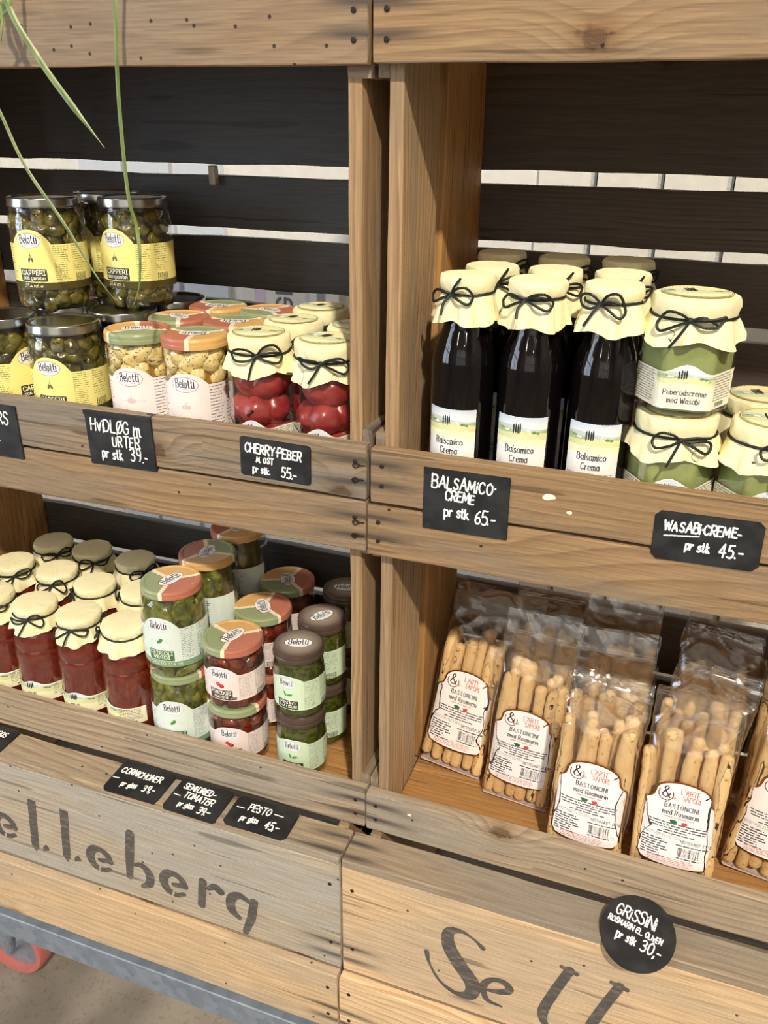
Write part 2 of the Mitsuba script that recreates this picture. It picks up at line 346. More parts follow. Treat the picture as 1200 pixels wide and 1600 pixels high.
def sk(text, h, pen=0.09, nib=1.0, serif=0.0, gap=0.2, cond=1.0, slant=0.0, jit=0.0, seed=0, anchor='l', detail=5):
    """Lettering from strokes as a shapely shape: h capital height, pen half-width (in h), nib: how much thinner a horizontal stroke is than an upright one."""
    rng = np.random.default_rng(seed+len(text)*7+ord(text[0]))
    x, shapes = 0.0, []
    for ch in text:
        if ch == ' ':
            x += 0.42*cond; continue
        w, strokes = SK[ch]
        dy, ds = rng.normal(0, jit*0.6), 1+rng.normal(0, jit)
        for curved, P in strokes:
            Q = smooth_curve(P, detail) if curved else P.copy()
            Q = Q*[ds*cond, ds]+rng.normal(0, jit*0.35, (1, 2))+[x, dy]
            if len(Q) == 2 and jit: Q[1] += rng.normal(0, jit*0.5, 2)
            Q = Q*[1, nib]
            shapes.append(LineString(Q).buffer(pen, 3))
            if serif and not curved:
                for a, b in ((0, 1), (-1, -2)):
                    d = Q[a]-Q[b]
                    if abs(d[1]) > abs(d[0])*1.2 and abs(d[1]) > 0.2:
                        shapes.append(LineString([Q[a]-[serif, 0], Q[a]+[serif, 0]]).buffer(pen*0.55, 2))
        x += (w+gap/1.0)*cond if ch not in '' else 0
    g = unary_union(shapes)
    g = affinity.affine_transform(g, [h, slant*h/nib, 0, h/nib, 0, 0]).simplify(h*0.008)
    W = (x-gap*cond)*h
    return affinity.translate(g, -W/2 if anchor == 'c' else -W if anchor == 'r' else 0, 0)
_it = {}
def inter(text, h, cond=1.0, anchor='c', bold=True):
    if (text, bold) not in _it:
        m = meshkit.text_mesh(text, 1.0, 0.1, bold)
        f = m.faces[m.face_normals[:, 2] > 0.9]
        v = m.vertices[:, :2]; use = np.unique(f); idx = np.zeros(len(v), int); idx[use] = np.arange(len(use))
        _it[text, bold] = (v[use], idx[f])
    v, f = _it[text, bold]
    v = v*[h*cond, h]
    v = v-[(v[:, 0].max()+v[:, 0].min())/2 if anchor == 'c' else v[:, 0].min(), 0]
    return v, f

class Art:
    """Flat print: coloured shapes laid one over the other on a sheet, then wrapped on a surface."""
    def __init__(s): s.items = []
    def add(s, g, col, layer):
        s.items.append((g, lin(*col), layer)); return s
    def rect(s, x0, y0, x1, y1, col, layer, r=0.0):
        return s.add(sbox(x0+r, y0+r, x1-r, y1-r).buffer(r, 4) if r else sbox(x0, y0, x1, y1), col, layer)
    def text(s, g, x, y, col, layer, rot=0):
        if isinstance(g, tuple):
            v = g[0]
            if rot: c, q = math.cos(math.radians(rot)), math.sin(math.radians(rot)); v = v@np.array([[c, q], [-q, c]])
            s.items.append(((v+[x, y], g[1]), lin(*col), layer))
        else:
            s.add(affinity.translate(affinity.rotate(g, rot, origin=(0, 0)), x, y), col, layer)
        return s
    def lines(s, x0, x1, y0, y1, n, col, layer, seed=0, t=0.35, ragged=0.3, rot=0):
        rng = np.random.default_rng(seed); d = (y1-y0)/n; out = []
        for i in range(n):
            x, y, e = x0, y1-(i+0.5)*d, x1-(x1-x0)*ragged*rng.random()
            while x < e:
                w = min((0.4+1.4*rng.random())*d*2, e-x)
                out.append(sbox(x, y-d*t/2, x+w, y+d*t/2)); x += w+d*0.5
        g = MultiPolygon(out)
        return s.add(affinity.rotate(g, rot, origin=(x0, y0)) if rot else g, col, layer)
    def mesh(s, fmap, strip=0.0035, step=0.00004, grid=False):
        V, F, C, n = [], [], [], 0
        for g, col, layer in s.items:
            if isinstance(g, tuple):
                pieces = [g]
            else:
                pieces = []
                for q in getattr(g, 'geoms', [g]):
                    if q.is_empty or q.geom_type != 'Polygon' or q.area < 1e-10: continue
                    a, b = q.bounds[0], q.bounds[2]
                    cut = [q]
                    if b-a > strip*1.6:
                        k = int(math.ceil((b-a)/strip))
                        cut = [q.intersection(sbox(a+(b-a)*i/k, -9, a+(b-a)*(i+1)/k, 9)) for i in range(k)]
                    a, b = q.bounds[1], q.bounds[3]
                    if grid and b-a > strip*1.6:
                        k = int(math.ceil((b-a)/strip))
                        cut = [c.intersection(sbox(-9, a+(b-a)*i/k, 9, a+(b-a)*(i+1)/k)) for c in cut for i in range(k)]
                    for c in cut:
                        for p in getattr(c, 'geoms', [c]):
                            if p.geom_type == 'Polygon' and p.area > 1e-11:
                                try: pieces.append(trimesh.creation.triangulate_polygon(p, engine='earcut'))
                                except Exception: pass
            for v, f in pieces:
                if not len(f): continue
                e = np.cross(v[f[:, 1]]-v[f[:, 0]], v[f[:, 2]]-v[f[:, 0]])
                f = np.where((e < 0)[:, None], f[:, ::-1], f)
                V.append(fmap(v[:, 0], v[:, 1], layer*step)); F.append(f+n); C.append(np.tile(col, (len(v), 1))); n += len(v)
        return (np.vstack(V), np.vstack(F)), np.vstack(C)
    def ply(s, fmap, mat='print', **k):
        m, c = s.mesh(fmap, **k)
        return mikit.ply(m, mat, False, color=c)
def on_cylinder(R):
    return lambda u, v, h: np.stack([(R+h)*np.sin(u/R), -(R+h)*np.cos(u/R), v], -1)
def on_top(z):
    return lambda u, v, h: np.stack([u, v, np.full_like(u, z)+h], -1)
def on_front(y):
    return lambda u, v, h: np.stack([u, np.full_like(u, y)-h, v], -1)
def hex_outline(R, fillet):
    p = Polygon([(R*math.cos(math.radians(a)), R*math.sin(math.radians(a))) for a in range(0, 360, 60)]).buffer(-fillet).buffer(fillet, 6)
    return p
def hex_ring(R, fillet, m=96):
    """m points of the rounded hexagon, counter-clockwise from the middle of the front (-y) side."""
    c = np.array(hex_outline(R, fillet).exterior.coords)[:-1]
    if not Polygon(c).exterior.is_ccw: c = c[::-1]
    c = np.vstack([c, c[:1]])
    s = np.concatenate([[0], np.cumsum(np.linalg.norm(np.diff(c, axis=0), axis=1))])
    t = np.linspace(0, s[-1], 4001)
    P = np.stack([np.interp(t, s, c[:, 0]), np.interp(t, s, c[:, 1])], -1)
    i = np.argmin(P[:-1, 1]*1.0+1e-3*np.abs(P[:-1, 0]))
    P = np.roll(P[:-1], -i, axis=0)
    return P[np.linspace(0, len(P), m, endpoint=False).astype(int)], s[-1]
def on_hex(R, fillet, off):
    P, per = hex_ring(R, fillet, 720)
    t = np.roll(P, -1, 0)-np.roll(P, 1, 0); t /= np.linalg.norm(t, axis=1, keepdims=True)
    N = np.stack([t[:, 1], -t[:, 0]], -1)
    def f(u, v, h):
        i = np.round((u % per)/per*720).astype(int) % 720
        q = P[i]+N[i]*(off+h)
        return np.stack([q[:, 0], q[:, 1], v], -1)
    return f

# ================================================================== the room
struct('floor', slab((-3.2, -4.2, -0.1), (3.0, 1.12, 0.0), 'concrete'))
struct('ceiling', slab((-3.2, -4.2, 4.5), (3.0, 1.12, 4.6), 'shop_wall'))
struct('wall_back', slab((-3.2, 1.02, 0.0), (3.0, 1.12, 4.5), 'white_wall'))
struct('wall_left', slab((-3.3, -4.2, 0.0), (-3.2, 1.12, 4.5), 'shop_wall'))
struct('wall_right', slab((3.0, -4.2, 0.0), (3.1, 1.12, 4.5), 'shop_wall'))
struct('wall_front', slab((-3.2, -4.3, 0.0), (3.0, -4.2, 4.5), 'shop_wall'))
def window(name, c, axis, w, h, rad, nm=2):
    """A daylit window: frame, mullions and bright panes, set on a wall."""
    fr = []
    def bar(a, b, z0, z1, t):
        lo = [0, 0, z0]; hi = [0, 0, z1]
        lo[axis], hi[axis] = c[axis]+a, c[axis]+b
        o = 1-axis; lo[o], hi[o] = c[o]-0.01, c[o]+t
        m = trimesh.creation.box(np.array(hi)-np.array(lo)); m.apply_translation((np.array(hi)+np.array(lo))/2); fr.append(m)
    z0, z1 = c[2]-h/2, c[2]+h/2
    for a in np.linspace(-w/2, w/2, nm+1): bar(a-0.035, a+0.035, z0, z1, 0.05)
    for z in (z0, (z0+z1)/2+0.15, z1): bar(-w/2, w/2, z-0.035, z+0.035, 0.05)
    struct(name, mikit.ply(join(*fr), 'white_plain'))
    v = np.array([[-w/2, -h/2, 0], [w/2, -h/2, 0], [w/2, h/2, 0], [-w/2, h/2, 0.0]])
    P = np.zeros((4, 3)); P[:, axis] = v[:, 0]+c[axis]; P[:, 1-axis] = c[1-axis]+0.012; P[:, 2] = v[:, 1]+c[2]
    f = np.array([[0, 1, 2], [0, 2, 3]])
    n = np.cross(P[1]-P[0], P[2]-P[0])
    if n[1-axis] < 0: f = f[:, ::-1]
    sh = mikit.ply((P, f), 'white_plain'); sh['emitter'] = {'type': 'area', 'radiance': {'type': 'rgb', 'value': list(rad)}, 'sampling_weight': 2.0}
    part(name, 'pane', sh)
window('window_1', (-3.2, -2.1, 1.75), 1, 2.0, 1.7, WINDOW, 2)
window('window_2', (0.1, -4.2, 1.75), 0, 2.6, 1.6, WINDOW2, 4)
for (lp, aim, r, rad, wt, lab) in LAMPS:
    t = thing('ceiling_spotlight', lab, 'lamp')
    d = np.array(aim)-np.array(lp); d /= np.linalg.norm(d)
    z = -d; x = np.cross([0, 1.0, 0.1], z); x /= np.linalg.norm(x); y = np.cross(z, x)
    M = np.eye(4); M[:3, 0], M[:3, 1], M[:3, 2], M[:3, 3] = x, y, z, lp
    body = lathe([(r*1.15, 0.0), (r*1.25, 0.0), (r*1.25, 0.10), (r*0.7, 0.13)], 32, False, True)
    part(t, 'housing', mikit.ply(moved(body, M), 'white_plain', smooth=30))
    part(t, 'bracket', mikit.ply(tube([np.array(lp)+z*0.1, np.array(lp)+z*0.1+[0, 0, max(0.02, 4.5-(np.array(lp)+z*0.1)[2])]], 0.008), 'white_plain'))
    disc = trimesh.Trimesh(np.vstack([[[0, 0, 0.004]], [[r*math.cos(a), r*math.sin(a), 0.004] for a in np.arange(24)*math.pi/12]]),
                           [[0, (i+1) % 24+1, i+1] for i in range(24)], process=False)
    sh = mikit.ply(moved(disc, M), 'white_plain')
    sh['emitter'] = {'type': 'area', 'radiance': {'type': 'rgb', 'value': list(rad)}, 'sampling_weight': wt}
    part(t, 'diffuser', sh)

# white boards fixed on the wall behind, seen through the gaps between the slats
xs = [-1.32, -1.21, -1.20, -1.09, -1.075, -0.965]
for a, b in zip(xs[::2], xs[1::2]):
    part('wall_back', 'panel', slab((a, 1.005, 0.5), (b, 1.02, 1.9), 'panel_blue'))
x = -0.30
for w in (0.105, 0.115, 0.115, 0.115, 0.40):
    part('wall_back', 'panel', slab((x, 1.000, 0.4), (x+w-0.006, 1.02, 1.9), 'white_wall'))
    part('wall_back', 'groove', slab((x+w-0.012, 1.0, 0.4), (x+w-0.002, 1.015, 1.9), 'dark_groove'))
    x += w

# ================================================================== crates
E = EYE
def nail(parent, x, y, z, ax=1, s=1):
    d = [0, 0, 0]; d[ax] = -0.0008*s
    m = lathe([(0.0019, -0.004), (0.0019, 0.0), (0.0022, 0.0006), (0.0014, 0.0011)], 10)
    M = np.eye(4)
    if ax == 1: M[:3, :3] = [[1, 0, 0], [0, 0, -1], [0, 1, 0]]
    M[:3, 3] = (x, y, z)
    part(parent, 'nail', mikit.ply(moved(m, M), 'rust_nail'))
def pin(parent, x, z, dirx, y=0.0):
    """A bent wire nail lying on the board's face."""
    c = smooth_curve([(x, y-0.0009, z), (x+dirx*0.004, y-0.0016, z+0.0022), (x+dirx*0.0075, y-0.0016, z+0.0005), (x+dirx*0.0045, y-0.0016, z-0.0018), (x+dirx*0.001, y-0.0012, z+0.0004), (x-dirx*0.004, y-0.001, z+0.0008)], 5)
    part(parent, 'wire_nail', mikit.ply(tube(c, 0.0006, 5), 'rust_nail'))

def shelf_crate(label, x0, x1, z0, back, mats, floor_z=0.010, ztop=None, joint='right', inner='wood_warm', cleat=False, dark='wood_dark'):
    z1 = z0+0.3905 if ztop is None else ztop
    c = thing('wooden_crate', label, 'crate', 'old wooden fruit crates stacked as shelves')
    fl = joint == 'right'
    part(c, 'front_board', plank(x0, x1, 0.0, 0.012, z0+0.0005, z0+0.0515, mats[0], flip=fl, wob=0.0008))
    part(c, 'front_board', plank(x0, x1, 0.0005, 0.0125, z1-0.0515, z1-0.001, mats[1], flip=fl, wob=0.0009))
    for s, xo in ((1, x0), (-1, x1)):
        a, b = sorted((xo+s*0.009, xo+s*0.021))
        part(c, 'side_board', plank(a, b, 0.0128, 0.106, z0+0.001, z1-0.001, 'wood_post' if inner == 'wood_warm' else inner, axis=2))
        part(c, 'side_board', plank(a, b, 0.1305, 0.2645, z0+0.001, z1-0.001, inner, axis=2))
        a, b = sorted((xo, xo+s*0.009))
        part(c, 'batten', plank(a, b, 0.0128, 0.277, z0+0.002, z0+0.062, 'wood_grey', axis=1))
        part(c, 'batten', plank(a, b, 0.0128, 0.277, z1-0.060, z1-0.002, 'wood_grey', axis=1))
        if cleat:
            a, b = sorted((xo+s*0.0005, xo+s*0.0215))
            part(c, 'corner_block', plank(a, b, 0.0127, 0.0128+0.001, z1-0.0605, z1-0.0515, 'wood_grey', axis=0))
    yy = np.linspace(0.0128, 0.264, 4)
    for i in range(3):
        part(c, 'floor_board', plank(x0+0.022, x1-0.022, yy[i]+0.0006, yy[i+1]-0.0012, z0+floor_z-0.009, z0+floor_z, inner))
    for a, b in back:
        part(c, 'back_board', plank(x0+0.001, x1-0.001, 0.2655, 0.277, a, b, dark, wob=0.0012))
    xe, d = (x1, -1) if fl else (x0, 1)
    for zz in (z0+0.017, z0+0.036, z1-0.017, z1-0.036):
        nail(c, xe+d*0.011, 0.0, zz)
    return c
zU, zL = E-0.3075, E-0.7000
UL = shelf_crate('upper left crate of the shelf, holding caper, garlic and cherry pepper jars', -0.893, -0.2505, zU,
                 [(E-0.042, E+0.083), (E-0.112, E-0.054), (E-0.180, E-0.122), (E-0.300, E-0.197)], ('wood_grey', 'wood_wormy'), cleat=True, ztop=E+0.0925, dark='wood_charcoal')
UR = shelf_crate('upper right crate of the shelf, holding the dark bottles and pale green jars', -0.2470, 0.400, zU-0.001,
                 [(E-0.040, E+0.083), (E-0.109, E-0.053), (E-0.180, E-0.118), (E-0.300, E-0.194)], ('wood_tan', 'wood_tan'), joint='left', ztop=E+0.0925)
LL = shelf_crate('lower left crate of the shelf, holding red sauce bottles and stacked jars', -0.893, -0.2510, zL,
                 [(E-0.575, E-0.519), (E-0.500, E-0.380), (E-0.690, E-0.586)], ('wood_lip', 'wood_tan'), inner='wood_warm', dark='wood_charcoal')
LR = shelf_crate('lower right crate of the shelf, holding the packets of breadsticks', -0.2500, 0.400, zL-0.001,
                 [(E-0.508, E-0.380), (E-0.600, E-0.520), (E-0.690, E-0.610)], ('wood_lip', 'wood_tan'), joint='left')
TL = shelf_crate('crate along the top left edge of the picture, only its lower front board in view', -0.893, -0.2555, E+0.0930,
                 [(E+0.10, E+0.20), (E+0.22, E+0.32)], ('wood_tan', 'wood_tan'))
TR = shelf_crate('crate along the top right edge of the picture, only its lower front board in view', -0.2525, 0.400, E+0.0930,
                 [(E+0.10, E+0.20), (E+0.22, E+0.32)], ('wood_tan', 'wood_tan'), joint='left')
for c, x, d in ((UL, -0.2505, -1), (LL, -0.251, -1)):
    pin(c, x-0.005, E-0.275 if c == UL else E-0.331, d); pin(c, x-0.006, E-0.289 if c == UL else E-0.3445, d)
part(UL, 'peg', plank(-0.544, -0.536, 0.2560, 0.2655, E-0.0640, E-0.0435, 'wood_silver', axis=2), label='pale wooden peg standing in the top slat gap')
for x, z, w in ((-0.089, -0.2785, 0.0052), (-0.070, -0.2895, 0.002), (-0.2, -0.664, 0.002)):
    a = np.arange(9)*2*math.pi/9; rr = w*(0.55+0.6*np.random.default_rng(int(1000*w)).random(9))
    g = Polygon(np.stack([x+rr*np.cos(a)*1.1, E+z+rr*np.sin(a)*0.6], -1)).buffer(0.0006)
    m = trimesh.creation.extrude_polygon(g, 0.0005, engine='earcut'); v = m.vertices.copy(); m.vertices = np.stack([v[:, 0], -0.0008+0.0005-v[:, 2], v[:, 1]], -1)
    part(UR if x > -0.19 else LR, 'paint_spot', mikit.ply(m, 'white_paint'))

# the two lettered crates that carry the shelf
def base_crate(label, x0, x1, joint, ends):
    c = thing('wooden_crate', label, 'crate', 'lettered crates under the shelves')
    fl = joint == 'right'; zt = E-0.7025
    part(c, 'top_board', plank(x0, x1, -0.0475, -0.0055, zt-0.0105, zt, 'wood_lip', flip=fl, wob=0.0008))
    for i in range(2):
        part(c, 'top_board', plank(x0, x1, 0.015+0.13*i, 0.140+0.13*i, zt-0.0105, zt-0.0005, 'wood_grey', flip=fl))
    fb = part(c, 'front_board', plank(x0, x1, -0.0465, -0.0345, E-0.8715, zt-0.0115, 'wood_pale' if fl is False else 'wood_silver', flip=fl, wob=0.0007))
    part(c, 'front_board', plank(x0, x1, -0.0585, -0.0465, E-0.9655, E-0.8735, 'wood_pale', flip=fl, wob=0.0007))
    part(c, 'front_board', plank(x0, x1, -0.0465, -0.0350, E-0.9655, E-0.8735, 'wood_grey', flip=fl))
    for s, xo in ((1, x0), (-1, x1)):
        a, b = sorted((xo+s*ends, xo+s*(ends+0.012)))
        part(c, 'side_board', plank(a, b, -0.034, 0.27, E-0.965, zt-0.0108, 'wood_post', axis=1))
        part(c, 'post', plank(a, b, -0.0050, 0.0145, E-0.965, zt-0.0005, 'wood_post', axis=2))
    xe, d = (x1, -1) if fl else (x0, 1)
    for zz in (E-0.745, E-0.835, E-0.895, E-0.94): nail(c, xe+d*0.012, -0.0465 if zz > E-0.87 else -0.0585, zz)
    return c, fb
BL, BLf = base_crate('weathered base crate stencilled elleberg, below the red sauce bottles', -0.93, -0.2615, 'right', 0.008)
BR, BRf = base_crate('base crate lettered Sell in flowing script, below the breadsticks', -0.2595, 0.42, 'left', 0.016)

# lettering on the base crates
def ink(parent, shapes, y):
    g = unary_union(shapes)
    V, F, n = [], [], 0
    for q in getattr(g, 'geoms', [g]):
        m = trimesh.creation.extrude_polygon(q, 0.0003, engine='earcut')
        V.append(np.stack([m.vertices[:, 0], y-m.vertices[:, 2], m.vertices[:, 1]+E], -1)); F.append(m.faces[:, ::-1]+n); n += len(V[-1])
    part(parent, 'lettering', mikit.ply((np.vstack(V), np.vstack(F)), 'stencil_ink'))
def st(pts, w, curved=True):
    """A stroke whose half-width runs through w."""
    P = smooth_curve(pts, 8) if curved else np.array(pts, float)
    W = np.interp(np.linspace(0, 1, len(P)), np.linspace(0, 1, len(w)), w)
    return unary_union([Point(p).buffer(r, 6) for p, r in zip(P, W)]+[unary_union([Point(P[i]).buffer(W[i], 6), Point(P[i+1]).buffer(W[i+1], 6)]).convex_hull for i in range(len(P)-1)])
def st_l(x): return [Polygon([(x-0.0045, -0.761), (x+0.0075, -0.762), (x-0.002, -0.842), (x-0.0075, -0.850), (x-0.013, -0.840)]), Polygon([(x+0.005, -0.838), (x+0.011, -0.832), (x+0.015, -0.840), (x+0.004, -0.845)])]
def st_e(x, z, s=1.0):
    o = [(x+0.013*s, z-0.012*s), (x+0.002*s, z-0.017*s), (x-0.010*s, z-0.012*s), (x-0.014*s, z+0.002*s), (x-0.008*s, z+0.014*s), (x+0.003*s, z+0.017*s), (x+0.013*s, z+0.010*s), (x+0.014*s, z+0.001*s)]
    g = st(o, [0.0030*s, 0.0035*s, 0.0052*s, 0.0062*s, 0.0060*s, 0.0042*s, 0.0045*s, 0.0048*s]).union(st([(x+0.016*s, z+0.0015*s), (x, z-0.001*s)], [0.0045*s, 0.0030*s], False))
    cut = LineString([(x-0.004*s, z-0.022*s), (x+0.001*s, z-0.006*s)]).buffer(0.0016*s)
    cut2 = LineString([(x+0.012*s, z-0.004*s), (x+0.02*s, z-0.006*s)]).buffer(0.0016*s)
    return [g.difference(cut).difference(cut2)]
L_ = st_e(-0.728, -0.822)+st_l(-0.676)+st_l(-0.6275)+st_e(-0.583, -0.826)
L_ += [st([(-0.531, -0.765), (-0.536, -0.800), (-0.541, -0.838)], [0.0058, 0.0062, 0.0045], False), st([(-0.531, -0.815), (-0.520, -0.813), (-0.511, -0.824), (-0.513, -0.840), (-0.523, -0.848)], [0.0026, 0.0045, 0.006, 0.0055, 0.003])]
L_ += st_e(-0.4775, -0.826)
L_ += [st([(-0.436, -0.806), (-0.441, -0.846)], [0.0055, 0.0050], False), st([(-0.429, -0.814), (-0.420, -0.808), (-0.413, -0.813)], [0.003, 0.005, 0.0055])]
L_ += [st([(-0.376, -0.814), (-0.388, -0.809), (-0.399, -0.818), (-0.400, -0.836), (-0.390, -0.846)], [0.003, 0.005, 0.0062, 0.006, 0.003]), st([(-0.369, -0.812), (-0.374, -0.84), (-0.383, -0.866)], [0.0052, 0.0056, 0.0040], False)]
ink(BLf, L_, -0.0468)
S_ = [st([(-0.1025, -0.7685), (-0.1105, -0.761), (-0.125, -0.754), (-0.139, -0.760), (-0.138, -0.781), (-0.126, -0.803), (-0.1105, -0.826), (-0.112, -0.844), (-0.127, -0.849), (-0.146, -0.838), (-0.158, -0.817), (-0.162, -0.800)],
          [0.0028, 0.0012, 0.002, 0.0058, 0.0078, 0.0085, 0.0088, 0.0070, 0.0030, 0.0014, 0.0012, 0.0030])]
S_ += [st([(-0.0935, -0.8275), (-0.079, -0.824), (-0.071, -0.8165), (-0.077, -0.8085), (-0.090, -0.810), (-0.0985, -0.823), (-0.094, -0.842), (-0.0775, -0.846)], [0.002, 0.0036, 0.0045, 0.0036, 0.003, 0.0042, 0.003, 0.001])]
for q in (0.0, 0.0485):
    S_ += [st([(-0.0145+q, -0.7605), (-0.027+q, -0.800), (-0.035+q, -0.833), (-0.030+q, -0.851), (-0.020+q, -0.852)], [0.0050, 0.0052, 0.0056, 0.0034, 0.0016]), st([(-0.0225+q, -0.7585), (-0.0075+q, -0.7625)], [0.0022, 0.0026], False)]
ink(BRf, S_, -0.0468)

# ================================================================== trolley under the crates
tr = thing('trolley', 'galvanised steel trolley on red-tyred wheels carrying the crates', 'trolley')
part(tr, 'deck', plank(-1.10, 0.60, -0.045, 0.30, E-0.9785, E-0.9665, 'wood_dark', seed=901))
rail = trimesh.creation.extrude_polygon(Polygon([(-0.0605, E-1.0180), (-0.0575, E-1.0180), (-0.0575, E-0.9830), (-0.0300, E-0.9830), (-0.0300, E-0.9795), (-0.0590, E-0.9795), (-0.0605, E-0.9805)]), 1.70, engine='earcut')
v = rail.vertices.copy(); rail.vertices = np.stack([v[:, 2]-1.10, v[:, 0], v[:, 1]], -1); rail.faces = rail.faces[:, ::-1] if rail.volume < 0 else rail.faces
part(tr, 'rail', mikit.ply(rail, 'galvanised'))
for x in (-1.09, 0.585): part(tr, 'side_rail', slab((x, -0.028, E-1.018), (x+0.004, 0.30, E-0.980), 'galvanised'))
part(tr, 'back_rail', slab((-1.085, 0.297, E-1.018), (0.585, 0.300, E-0.980), 'galvanised'))
for i, (wx, wy) in enumerate(((-1.003, 0.148), (0.50, 0.15))):
    R = 0.072
    tor = lathe([(R-0.012, -0.016), (R-0.003, -0.016), (R, -0.010), (R, 0.010), (R-0.003, 0.016), (R-0.012, 0.016), (R-0.012, -0.016)], 48, False, False)
    hub = lathe([(0.0, -0.010), (0.016, -0.012), (0.020, -0.004), (R-0.0125, -0.003), (R-0.0125, 0.003), (0.020, 0.004), (0.016, 0.012), (0.0, 0.010)], 40, False, False)
    M = np.eye(4); M[:3, :3] = [[1, 0, 0], [0, 0, -1], [0, 1, 0]]; M[:3, 3] = (wx, wy, R)
    w = part(tr, 'wheel', mikit.ply(moved(hub, M), 'galvanised', smooth=30))
    part(w, 'tyre', mikit.ply(moved(tor, M), 'red_rubber', smooth=30), label='red rubber tyre')
    fk = [tube(smooth_curve([(wx+0.012, wy-0.022, R), (wx+0.020, wy-0.026, R+0.05), (wx+0.03, wy-0.024, R+0.10), (wx+0.035, wy, R+0.13)], 5), 0.006, 8), tube(smooth_curve([(wx+0.012, wy+0.022, R), (wx+0.020, wy+0.026, R+0.05), (wx+0.03, wy+0.024, R+0.10), (wx+0.035, wy, R+0.13)], 5), 0.006, 8), tube([(wx+0.035, wy, R+0.12), (wx+0.035, wy, E-0.9790)], 0.015, 12), tube([(wx+0.012, wy-0.03, R), (wx+0.012, wy+0.03, R)], 0.006, 10)]
    part(tr, 'fork', mikit.ply(join(*fk), 'galvanised', smooth=30))

# ================================================================== jars: labels
CREAM, OLIVE, GREEN, TERRA, MUST, DARKOL = (232, 218, 190), (142, 154, 116), (66, 96, 70), (178, 110, 90), (208, 166, 104), (62, 58, 34)
INKC = (44, 44, 50)
def arch(W, aw, zb, zs, za, cx=0.0):
    t = np.linspace(-1, 1, 25)
    top = [(cx+aw*q, zs+(za-zs)*(1-abs(q)**2.4)) for q in t[::-1]]
    return Polygon([(-W/2, zb), (W/2, zb), (W/2, zs)]+top+[(-W/2, zs)])
def ellipse(x, y, a, b): return affinity.scale(Point(x, y).buffer(1, 16), a, b)
_bel = sk('Belotti', 1.0, pen=0.068, nib=1.35, serif=0.075, gap=0.25, cond=0.72, anchor='c')
_bw = _bel.bounds[2]-_bel.bounds[0]
def belotti(a, x, y, w, layer, ring=(150, 110, 112), rot=0, aspect=0.56):
    """The oval with the maker's name, w wide."""
    E1, E2 = ellipse(0, 0, w/2, w/2*aspect), ellipse(0, 0, w/2-0.0006, w/2*aspect-0.0006)
    r = lambda g: affinity.translate(affinity.rotate(g, rot, origin=(0, 0)), x, y)
    a.add(r(E1), ring, layer).add(r(E2), (238, 236, 240), layer+1)
    s = w*0.74/_bw
    a.add(r(affinity.translate(affinity.scale(_bel, s, s*1.12, origin=(0, 0)), 0, -w*0.10)), INKC, layer+2)
    a.add(r(sbox(-w*0.26, -w*0.165, w*0.26, -w*0.15)), (140, 138, 146), layer+2)
def icon_caper(a, x, y, s, L):
    a.add(unary_union([affinity.rotate(ellipse(x-0.3*s, y-0.2*s, 0.24*s, 0.5*s), -20), affinity.rotate(ellipse(x+0.3*s, y-0.2*s, 0.24*s, 0.5*s), 20)]), (96, 98, 50), L)
    a.add(unary_union([LineString([(x-.2*s, y+.2*s), (x, y+.7*s), (x+.1*s, y+1.1*s)]).buffer(.05*s), LineString([(x+.2*s, y+.2*s), (x, y+.7*s)]).buffer(.05*s)]), (110, 112, 60), L)
def icon_garlic(a, x, y, s, L):
    a.add(unary_union([ellipse(x-.45*s, y, .38*s, .45*s), ellipse(x+.45*s, y, .38*s, .45*s), ellipse(x, y, .38*s, .5*s), LineString([(x, y+.4*s), (x+.05*s, y+.95*s)]).buffer(.08*s)]), (226, 178, 180), L)
    a.add(unary_union([LineString([(x+d*s, y-.4*s), (x+d*.7*s, y+.4*s)]).buffer(.04*s) for d in (-.5, -.15, .2, .55)]), (240, 214, 212), L+1)
def icon_corn(a, x, y, s, L):
    a.add(affinity.rotate(unary_union([ellipse(x, y, .85*s, .36*s), ellipse(x+.4*s, y+.1*s, .5*s, .38*s)]), 38, origin=(x, y)), (78, 134, 66), L)
def icon_tom(a, x, y, s, L):
    a.add(unary_union([ellipse(x-.45*s, y+.2*s, .55*s, .5*s)]), (202, 62, 48), L).add(ellipse(x+.35*s, y-.25*s, .62*s, .5*s), (190, 40, 34), L+1)
    a.add(unary_union([ellipse(x-.55*s, y+.32*s, .16*s, .12*s), ellipse(x+.25*s, y-.12*s, .16*s, .12*s)]), (236, 150, 130), L+2)
def icon_leaf(a, x, y, s, L):
    a.add(unary_union([affinity.rotate(ellipse(x-.5*s, y+.15*s, .26*s, .62*s), 22), affinity.rotate(ellipse(x+.55*s, y-.1*s, .7*s, .3*s), 14)]), (92, 160, 86), L)
    a.add(unary_union([LineString([(x-.6*s, y+.5*s), (x-.35*s, y-.3*s)]).buffer(.05*s), LineString([(x, y-.25*s), (x+1.0*s, y+.05*s)]).buffer(.05*s)]), (60, 122, 60), L+1)
